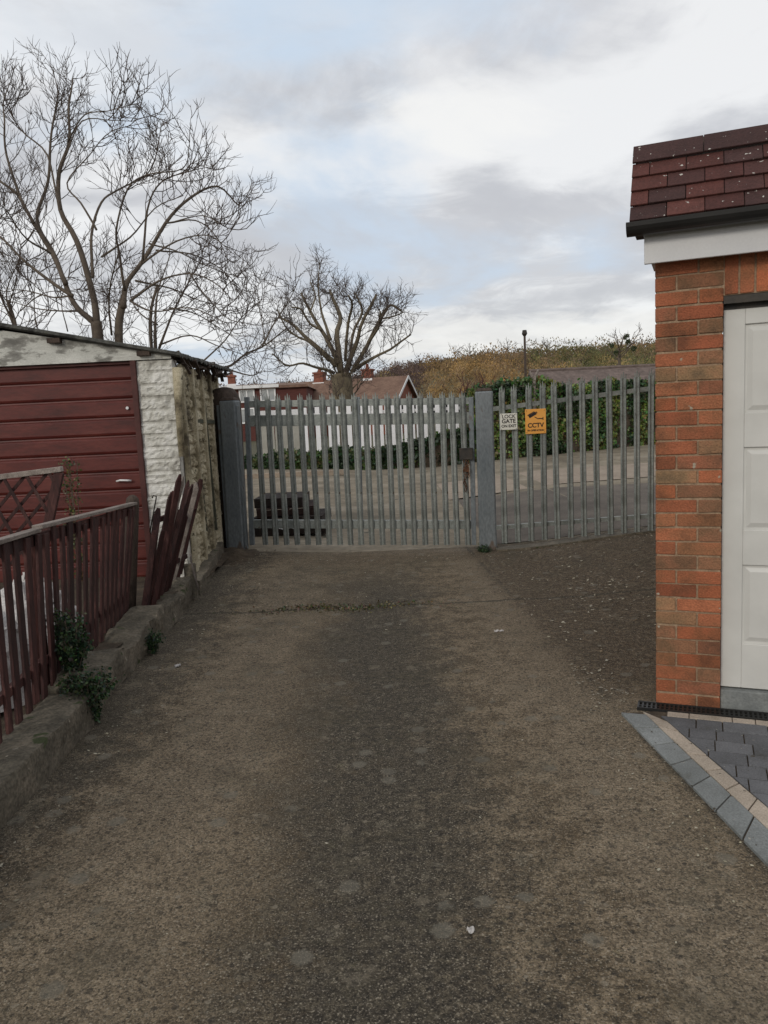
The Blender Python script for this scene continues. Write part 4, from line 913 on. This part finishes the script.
# ------------------------------------------------------------------ picket fence
Fa = V((-1.84, 3.3, 0)); Fb = V((-2.04, 5.95, 0)); fd = (Fb-Fa).normalized(); fn = V((fd.y, -fd.x, 0))
def onP(x, y): return vp(x, y, Fa, Fb)
pk = thing('picket_fence', 'upright maroon picket fence with a weathered grey top rail on the low wall', 'fence', (Fa.x, Fa.y, .15))
def ztop(p):     # height of the top edge along the fence from photo line
    a = onP(0, 541); c = onP(147, 497); t = (p-Fa).dot(fd); ta = (a-Fa).dot(fd); tc2 = (c-Fa).dot(fd); return a.z+(c.z-a.z)*(t-ta)/(tc2-ta)
tot = (Fb-Fa).length; r = random.Random(17); k = 0; s0 = -1.6; grp = None
while s0 < tot-.05:
    p = Fa+fd*s0; zt = ztop(p)-.015+r.uniform(-.015, .01); lean = .02+.1*max(0, s0/tot)+r.uniform(-.03, .03); out = .1*max(0, s0/tot)**1.3+r.uniform(-.01, .012); w = r.uniform(.052, .078)
    a = p+V((0, 0, .17+r.uniform(-.01, .02)))+fn*.02-fd*lean*.6; c = p+V((0, 0, zt+r.uniform(-.03, .03)))+fn*(.02+out)+fd*lean*.4
    b = MB(); b.bar(a, c, w, .017, fd); o = b.build('picket', stain, pk, bevel=.003)
    s0 += r.uniform(.098, .142); k += 1
b = MB()
for zz in (.35,):
    b.bar(Fa+fd*-1.6+V((0, 0, zz)), Fb+V((0, 0, zz)), .045, .03, Z_)
b.build('lower_rail', stain, pk)
for (sa, sb) in ((-1.6, .82), (.84, tot)):
    A = Fa+fd*sa; B = Fa+fd*sb; A = A+fn*.1*max(0, sa/tot)**1.3; B = B+fn*.1*max(0, sb/tot)**1.3; b = MB(); b.bar(A+V((0, 0, ztop(A)+(.0 if sa < 0 else .02))), B+V((0, 0, ztop(B)+.005)), .022, .06, Z_); b.build('top_rail', grey_wood, pk, bevel=.004)
    b = MB(); b.bar(A+V((0, 0, ztop(A)-.045))-fn*.005, B+V((0, 0, ztop(B)-.045))-fn*.005, .06, .025, Z_); b.build('upper_rail', stain, pk)
for s0, hh in ((-.55, 1.0), (.83, 1.0), (tot+.02, None)):
    A = Fa+fd*s0; zt = ztop(A)+(.0 if hh else .06); b = MB(); pts = [(0, .038), (zt-.06, .038), (zt-.02, .034), (zt, .02), (zt+.008, .005)]
    b.tube([A-fn*(.03-(0 if hh else .11)*z/zt)+V((0, 0, z))+fd*(.05*z/zt) for z, q in pts], [q*(1.35 if not hh else 1) for z, q in pts], 10); b.build('fence_post', brown_wood if not hh else stain, pk, smooth=True)
# metal hook beside the end post
a = vy(150, 532, 6.25); c = vy(156, 499, 6.25); b = MB(); b.tube([a, c, c+V((.005, 0, .02)), c+V((-.02, 0, .03)), c+V((-.03, 0, .01))], .006, 6); tag(b.build('metal_hook', dark_iron, smooth=True), 'thin hooked metal rod beside the round topped fence post', 'hook')
# collapsed leaning pickets
bk = thing('broken_picket_panel', 'collapsed section of maroon pickets leaning towards the gate', 'fence', (-1.86, 6.4, .15))
r = random.Random(23)
LP = [((150, 612), (171, 492), 6.1), ((155, 608), (180, 474), 6.2), ((152, 600), (184, 476), 6.3), ((160, 600), (189, 480), 6.45), ((165, 592), (192, 484), 6.5), ((170, 590), (197, 482), 6.6), ((176, 580), (201, 479), 6.75), ((180, 574), (199, 486), 6.85), ((146, 618), (163, 530), 6.0)]
LP += [((146, 606), (158, 508), 6.0), ((150, 600), (166, 520), 6.15), ((144, 612), (155, 530), 5.95)]
LP += [((150+q_*3.0+r.uniform(-2, 2), 612-q_*4.), (168+q_*3.4+r.uniform(-3, 3), r.uniform(484, 520)), 6.05+q_*.085) for q_ in range(7)]
for (a, c, Y) in LP:
    A = vy(*a, Y+r.uniform(-.05, .05)); C = vy(*c, Y+.12+r.uniform(-.12, .12)); b = MB(); sv_ = V((r.uniform(.2, 1), r.uniform(-.2, .9), 0)); wq = r.uniform(.035, .06); K_ = A.lerp(C, .94); b.bar(A, K_, wq, .017, sv_); b.bar(K_, C+V((r.uniform(-.01, .01), 0, 0)), wq*.98, .0165, sv_, w1=r.uniform(.004, .03)); b.build('picket', grey_wood if r.random() < .18 else stain, bk, bevel=.003)
A = vy(150, 575, 6.2); C = vy(186, 556, 6.8); b = MB(); b.bar(A, C, .04, .03, Z_); b.build('rail', stain, bk)
A = vy(158, 520, 6.35); C = vy(196, 506, 6.9); b = MB(); b.bar(A, C, .04, .03, Z_); b.build('rail', stain, bk)
a = vy(191, 560, 6.85); b = MB(); b.tube([a+V((0, 0, .06)), a, a-V((-.02, 0, .15)), a-V((-.05, 0, .28))], .009, 6); tag(b.build('plastic_pipe', grey_wood, smooth=True), 'thin pale pipe end by the collapsed pickets', 'pipe')
# lattice trellis panel
Yt = 5.0
tr = thing('trellis_panel', 'maroon lattice trellis panel with a pale top rail in front of the red door', 'trellis', (vy(20, 530, Yt).x, Yt, .15))
TL, TR_, BR = vy(-95, 489, Yt), vy(62, 469, Yt), vy(44, 560, Yt); BL = TL+(BR-TR_)
b = MB(); b.bar(TL, TR_, .035, .05, Z_); b.build('top_rail', grey_wood, tr, bevel=.004)
b = MB(); b.bar(TR_-V((.02, 0, .02)), BR-V((.02, 0, 0)), .06, .03); b.build('stile', stain, tr, bevel=.003)
b = MB(); b.bar(TL, BL, .06, .03); b.build('stile', stain, tr, bevel=.003)
b = MB(); ex = (TR_-TL); ez = (BR-TR_)
def tp_(u_, v_): return TL+ex*u_+ez*v_
for k in range(-4, 9):
    for dirn in (1, -1):
        pts = []
        for s_i in range(25):
            v_ = s_i/24; u_ = k/7+(v_*.42 if dirn < 0 else -v_*.42)+(.2 if dirn < 0 else .2)
            if 0 <= u_ <= .98: pts.append(tp_(u_, v_)+V((0, .012*dirn, 0)))
        if len(pts) > 2: b.bar(pts[0], pts[-1], .02, .009)
b.build('lattice', stain, tr)
# pale sheeting behind the fence
r = random.Random(31)
for i, (x, y, rr2, lab) in enumerate(((-2.25, 4.1, .3, 'crumpled pale plastic sheeting heaped behind the near pickets'), (-2.45, 5.1, .32, 'second heap of pale plastic sheeting further along behind the pickets'))):
    b = MB(); rows = []
    for a in fr(0, 1, 16):
        rows.append([(x+rr2*math.cos(t)*a*1.0+.04*mnoise.noise(V((a*9, t*3, i))), y+rr2*2*math.sin(t)*a, .17+.42*(1-a*a)+.13*mnoise.noise(V((math.cos(t)*a*5, math.sin(t)*a*7, i*3)))) for t in fr(0, 2*math.pi, 30)])
    b.grid(rows); tag(b.build('plastic_sheeting', rag), lab, 'plastic sheeting')

# ------------------------------------------------------------------ weeds, litter
def weed(label, c, n, h, w, seed, cols, size, name='weed'):
    r = random.Random(seed); random.seed(seed); c = V(c); t = thing(name, label, 'plant', c); st = MB(); lf = MB()
    for k in range(n):
        an = r.uniform(0, 6.3); e = c+V((math.cos(an)*w*r.uniform(.3, 1), math.sin(an)*w*r.uniform(.3, 1), h*r.uniform(.5, 1))); mid = c.lerp(e, .5)+V((0, 0, h*.12)); pts = catmull([c, mid, e], 5); st.tube(pts, [.004]*len(pts), 4)
        for p in pts[1:]:
            for _ in range(11): lf.col = tuple(q*r.uniform(.6, 1.4) for q in r.choice(cols)); lf.leaf(p+V((r.gauss(0, .018), r.gauss(0, .018), r.gauss(0, .018))), size*r.uniform(.6, 1.2))
    st.build('stem', bark, t); lf.build('foliage', leaf_m, t, colors=True, recalc=False); return t
gc = [(.035, .06, .03), (.05, .085, .035), (.02, .04, .022)]
weed('dark green weed sprouting at the foot of the low wall in its gap', g(97, 722)+V((-.03, 0, 0)), 34, .3, .15, 1, gc, .022)
weed('leafy dark green weed climbing through the pickets above the wall', (-1.80, 4.25, .16), 30, .42, .11, 2, gc, .024)
weed('small weed tuft growing from the crumbling wall face', (-1.68, 5.3, .02), 14, .14, .08, 3, gc, .016)
weed('small grass tuft at the foot of the right gate post', (1.12, 8.62, 0), 16, .05, .09, 4, gc, .015)
q = vy(78, 540, 6.6)
weed('sparse upright dead weed against the dark red door', (q.x, 6.6, .2), 7, 1.15, .1, 5, [(.12, .1, .045), (.08, .075, .035)], .03)
# moss along the crack
b = MB(); r = random.Random(41); random.seed(41)
for k in range(1500):
    x = r.gauss(-.45, .38); y = 6.35+r.gauss(0, .07)+.04*math.sin(x*7); z = hz(x, y); b.col = tuple(q*r.uniform(.6, 1.4) for q in r.choice([(.06, .06, .025), (.1, .085, .045), (.15, .12, .07)])); b.leaf(V((x, y, z+.003)), r.uniform(.01, .026))
tag(b.build('moss', leaf_m, colors=True, recalc=False), 'moss and dead bits gathered along the crack across the drive', 'moss', kind='stuff')
# leaf litter and grit
b = MB(); cc = [(.3, .27, .2), (.2, .15, .09), (.12, .08, .045), (.38, .35, .28), (.09, .06, .035)]
def litter(n, fx, fy, s0, s1, pale=.4):
    for k in range(n):
        x, y = fx(), fy(); z = hz(x, y)+.004; a = r.uniform(0, 6.3); s = r.uniform(s0, s1); v = r.uniform(.7, 1.2); b.col = tuple(q*v for q in (r.choice(cc[:1]+cc[3:4]) if r.random() < pale else r.choice(cc)))
        e1 = V((math.cos(a), math.sin(a), r.uniform(-.2, .3)))*s; e2 = V((-math.sin(a), math.cos(a), r.uniform(-.2, .3)))*s*r.uniform(.35, .8); p = V((x, y, z+s*.15))
        b.face([p-e1, p-e2*.9, p+e1*.8+V((0, 0, s*.15)), p+e2])
litter(160, lambda: 1.33-r.uniform(0, .25), lambda: r.uniform(3.9, 4.6), .004, .014, .3)
litter(260, lambda: r.uniform(-1.7, 3.2), lambda: 8.55-abs(r.gauss(0, .12)), .004, .016, .25)
litter(160, lambda: r.uniform(.95, 1.25), lambda: r.uniform(2.2, 3.9), .003, .01, .3)
litter(420, lambda: r.uniform(1.1, 3.2), lambda: r.uniform(4.6, 8.6), .006, .02, .45)
litter(260, lambda: r.gauss(1.9, .4), lambda: r.gauss(6.3, .9), .008, .022, .6)
litter(240, lambda: r.uniform(-1.6, 1.2), lambda: r.uniform(2., 8.6), .003, .009, .6)
litter(220, lambda: -1.55+abs(r.gauss(0, .12)), lambda: r.uniform(2.2, 8.8), .004, .014, .3)
litter(60, lambda: r.gauss(-.2, .5), lambda: r.uniform(5.5, 8.4), .006, .016, .7)
tag(b.build('leaf_litter', leaf_m, colors=True, recalc=False), 'fallen leaves and pale grit scattered over the concrete', 'leaf litter', kind='stuff')
b = MB(); b.grid([[(x, y, hz(x, y)+.075*math.exp(-((x+1.72)/.14)**2-((y-8.75)/.28)**2)+.012*mnoise.noise(V((x*20, y*20, 0)))-.004) for x in fr(-2.0, -1.3, 30)] for y in fr(8.0, 9.15, 40)]); tag(b.build('dirt_heap', dark_soil, smooth=True), 'dark heap of soil and rotten leaves at the foot of the left gate post', 'dirt', kind='stuff')
def scrap(label, c, s, rz, name='litter_scrap'):
    b = MB(); c = V(c); M_ = Matrix.Translation(c) @ Matrix.Rotation(rz, 4, 'Z'); rows = [[M_ @ V((s[0]*(i/5-.5), s[1]*(j/4-.5), .012+.018*mnoise.noise(V((i*.9, j*.9, c.x))))) for i in range(6)] for j in range(5)]; b.grid(rows); b.grid([[p-V((0, 0, .004)) for p in rw] for rw in rows]); tag(b.build(name, rag), label, 'litter')
scrap('crumpled white litter scrap beside the left gate post', g(222, 556)+V((0, 0, .05)), (.12, .08), .3)
scrap('short white stick-like scrap near the apron joint', g(499, 632), (.07, .014), .1)
scrap('pale paper scrap on the drive left of centre', g(178, 667), (.035, .025), .8)
scrap('pale flat scrap lying close to the camera in the middle of the drive', g(471, 933), (.022, .018), .5)
# dark pallets just beyond the gate
def pallet(label, c, rz, W, D, H, n, col):
    t = thing('timber_pallet', label, 'pallet', c, rz); b = MB()
    for k in range(n): y = -D/2+(k+.5)*D/n; b.box(-W/2, W/2, y-D/n*.4, y+D/n*.4, H-.02, H)
    b.build('deck_boards', col, t, local=True, bevel=.003); b = MB()
    for x in (-W/2+.05, 0, W/2-.05): b.box(x-.045, x+.045, -D/2, D/2, .0, H-.021)
    for y in (-D/2+.012, D/2-.03): b.box(-W/2+.1, -.05, y, y+.018, .012, H-.025); b.box(.05, W/2-.1, y, y+.018, .012, H-.025)
    b.build('bearer', col, t, local=True, bevel=.003)
blk = mat('blackened_timber', [(.3, (.012, .01, .009)), (.7, (.045, .03, .025))], 7, 5, .9, .5, fine=.3); redb = mat('dark_red_timber', [(.3, (.02, .012, .01)), (.7, (.05, .025, .021))], 7, 5, .9, .5, fine=.3)
for k in range(4):
    pallet(['blackened pallet at the bottom of the stack behind the gate', 'second blackened pallet up in the stack behind the gate', 'dark red pallet third up in the stack behind the gate', 'narrower blackened pallet on top of the stack behind the gate'][k], (-1.27-.045*k+(.05 if k == 1 else 0), 10.6+.04*k, hz(-1.3, 10.6)+.002+k*.125), (.05, -.09, .12, -.03)[k], (.98, .95, .8, .66)[k], .85, .123, 6, redb if k == 2 else blk)
b = MB(); c = V((-1.3, 10.08, hz(-1.3, 10))); 
for k in range(2):
    rows = [[c+V((.16*k+.1*math.cos(t)*a+.01*mnoise.noise(V((a*8, t*2, k))), .07*math.sin(t)*a, .004+.1*(1-a*a)+.03*mnoise.noise(V((math.cos(t)*a*3, math.sin(t)*a*3, k))))) for t in fr(0, 2*math.pi, 16)] for a in fr(0, 1, 8)]; b.grid(rows)
b.v = [q+V((0, -.02, .12)) for q in b.v]; tag(b.build('plastic_bag', white_far, smooth=True), 'crumpled white plastic bag in front of the dark pallets', 'plastic bag')

# ------------------------------------------------------------------ light and sky
W = bpy.data.worlds.new('World'); sc.world = W; W.use_nodes = True; nt = W.node_tree; N = nt.nodes; L = nt.links
bg = N['Background']; bg.inputs['Strength'].default_value = .1
SE, SR = math.radians(24), math.radians(212)    # sun behind the camera, to the left
sky = N.new('ShaderNodeTexSky'); sky.sky_type = 'NISHITA'; sky.sun_disc = False; sky.sun_elevation = SE; sky.sun_rotation = SR
tc = N.new('ShaderNodeTexCoord'); sp = N.new('ShaderNodeSeparateXYZ'); L.new(tc.outputs['Generated'], sp.inputs[0])
def M2(op, a, c, d=None):
    x = N.new('ShaderNodeMath'); x.operation = op
    for i, v in enumerate((a, c)):
        if isinstance(v, (int, float)): x.inputs[i].default_value = v
        else: L.new(v, x.inputs[i])
    return x.outputs[0]
zz = M2('ADD', M2('MAXIMUM', sp.outputs[2], 0.), .16)
cb = N.new('ShaderNodeCombineXYZ'); L.new(M2('DIVIDE', sp.outputs[0], zz), cb.inputs[0]); L.new(M2('DIVIDE', sp.outputs[1], zz), cb.inputs[1])
def WN(scale, off, detail=8, rough=.55, dist=.3):
    mp = N.new('ShaderNodeMapping'); mp.inputs['Location'].default_value = off; L.new(cb.outputs[0], mp.inputs[0]); n = N.new('ShaderNodeTexNoise'); n.inputs['Scale'].default_value = scale; n.inputs['Detail'].default_value = detail; n.inputs['Roughness'].default_value = rough; n.inputs['Distortion'].default_value = dist; L.new(mp.outputs[0], n.inputs['Vector']); return n.outputs[0]
def WR(s, a, c, lo=0, hi=1):
    x = N.new('ShaderNodeMapRange'); x.interpolation_type = 'SMOOTHSTEP'
    for i, v in enumerate((a, c, lo, hi)): x.inputs[i+1].default_value = v
    L.new(s, x.inputs[0]); return x.outputs[0]
def WMix(f, a, c):
    x = N.new('ShaderNodeMix'); x.data_type = 'RGBA'; L.new(f, x.inputs[0])
    for i, v in ((6, a), (7, c)):
        if isinstance(v, tuple): x.inputs[i].default_value = (*v, 1)
        else: L.new(v, x.inputs[i])
    return x.outputs[2]
shade = WN(1.5, (3.1, 1.7, 0), 9, .55, .3); cover = WN(.75, (7.3, 2.2, 0), 9, .55, .3)
cloud = WMix(WR(shade, .4, .6), (6.0, 6.05, 6.3), (9.3, 9.3, 9.3))
blue = WMix(WR(sp.outputs[2], 0, .5), (6, 6.9, 8.1), (6.4, 7.6, 9.0))
# a darker cloud bank over the hill and a bright break above it
def blob(az_, el_, wa, we, sh=None):
    tx = M2('DIVIDE', sp.outputs[0], M2('MAXIMUM', sp.outputs[1], .05)); tz = M2('DIVIDE', sp.outputs[2], M2('MAXIMUM', sp.outputs[1], .05))
    ex = M2('DIVIDE', M2('SUBTRACT', tx, az_), wa); ez = M2('DIVIDE', M2('SUBTRACT', tz, el_), we)
    nn1 = M2('MULTIPLY', M2('SUBTRACT', WN(2.6, (el_*9, 5, 0), 8, .62, .8), .5), 4.6)
    d = M2('ADD', M2('ADD', M2('MULTIPLY', ex, ex), M2('MULTIPLY', ez, ez)), nn1); return WR(d, 1.3, 0)
cloud = WMix(M2('MULTIPLY', blob(.17, .19, .34, .085), .8), cloud, (5.9, 5.9, 6.15))
cloud = WMix(M2('MULTIPLY', blob(.02, .47, .3, .05), .6), cloud, (6.6, 6.6, 6.9))
cloud = WMix(M2('MULTIPLY', blob(.12, .36, .13, .05), .7), cloud, (10., 9.9, 9.6))
cloud = WMix(M2('MULTIPLY', blob(.2, .09, .4, .035), .7), cloud, (9.2, 9., 8.7))
cloud = WMix(M2('MULTIPLY', blob(-.2, .055, .3, .04), .7), cloud, (6.1, 6.7, 7.6))
cloud = WMix(M2('MULTIPLY', blob(-.25, .5, .4, .13), .6), cloud, (8.4, 8.9, 9.5))
full = WMix(WR(cover, .3, .46), blue, cloud)
final = N.new('ShaderNodeMix'); final.data_type = 'RGBA'; final.inputs[0].default_value = .1; L.new(full, final.inputs[6]); L.new(sky.outputs[0], final.inputs[7])
L.new(final.outputs[2], bg.inputs['Color'])
sd_ = bpy.data.lights.new('sun', 'SUN'); sd_.energy = .9; sd_.angle = math.radians(14); sd_.color = (1, .93, .82); so = bpy.data.objects.new('sun', sd_); COL.objects.link(so)
az = SR   # Nishita rotation: direction towards the sun measured from +Y clockwise
dirv = V((math.sin(az)*math.cos(SE), math.cos(az)*math.cos(SE), math.sin(SE)))
sd_.energy = 1.05
so.rotation_euler = dirv.to_track_quat('Z', 'Y').to_euler(); so.location = dirv*50
vs = sc.view_settings; vs.view_transform = 'Standard'; vs.look = 'None'; vs.gamma = 1; vs.exposure = 0; vs.use_curve_mapping = False
sc.cycles.max_bounces = 6; sc.cycles.use_denoising = True
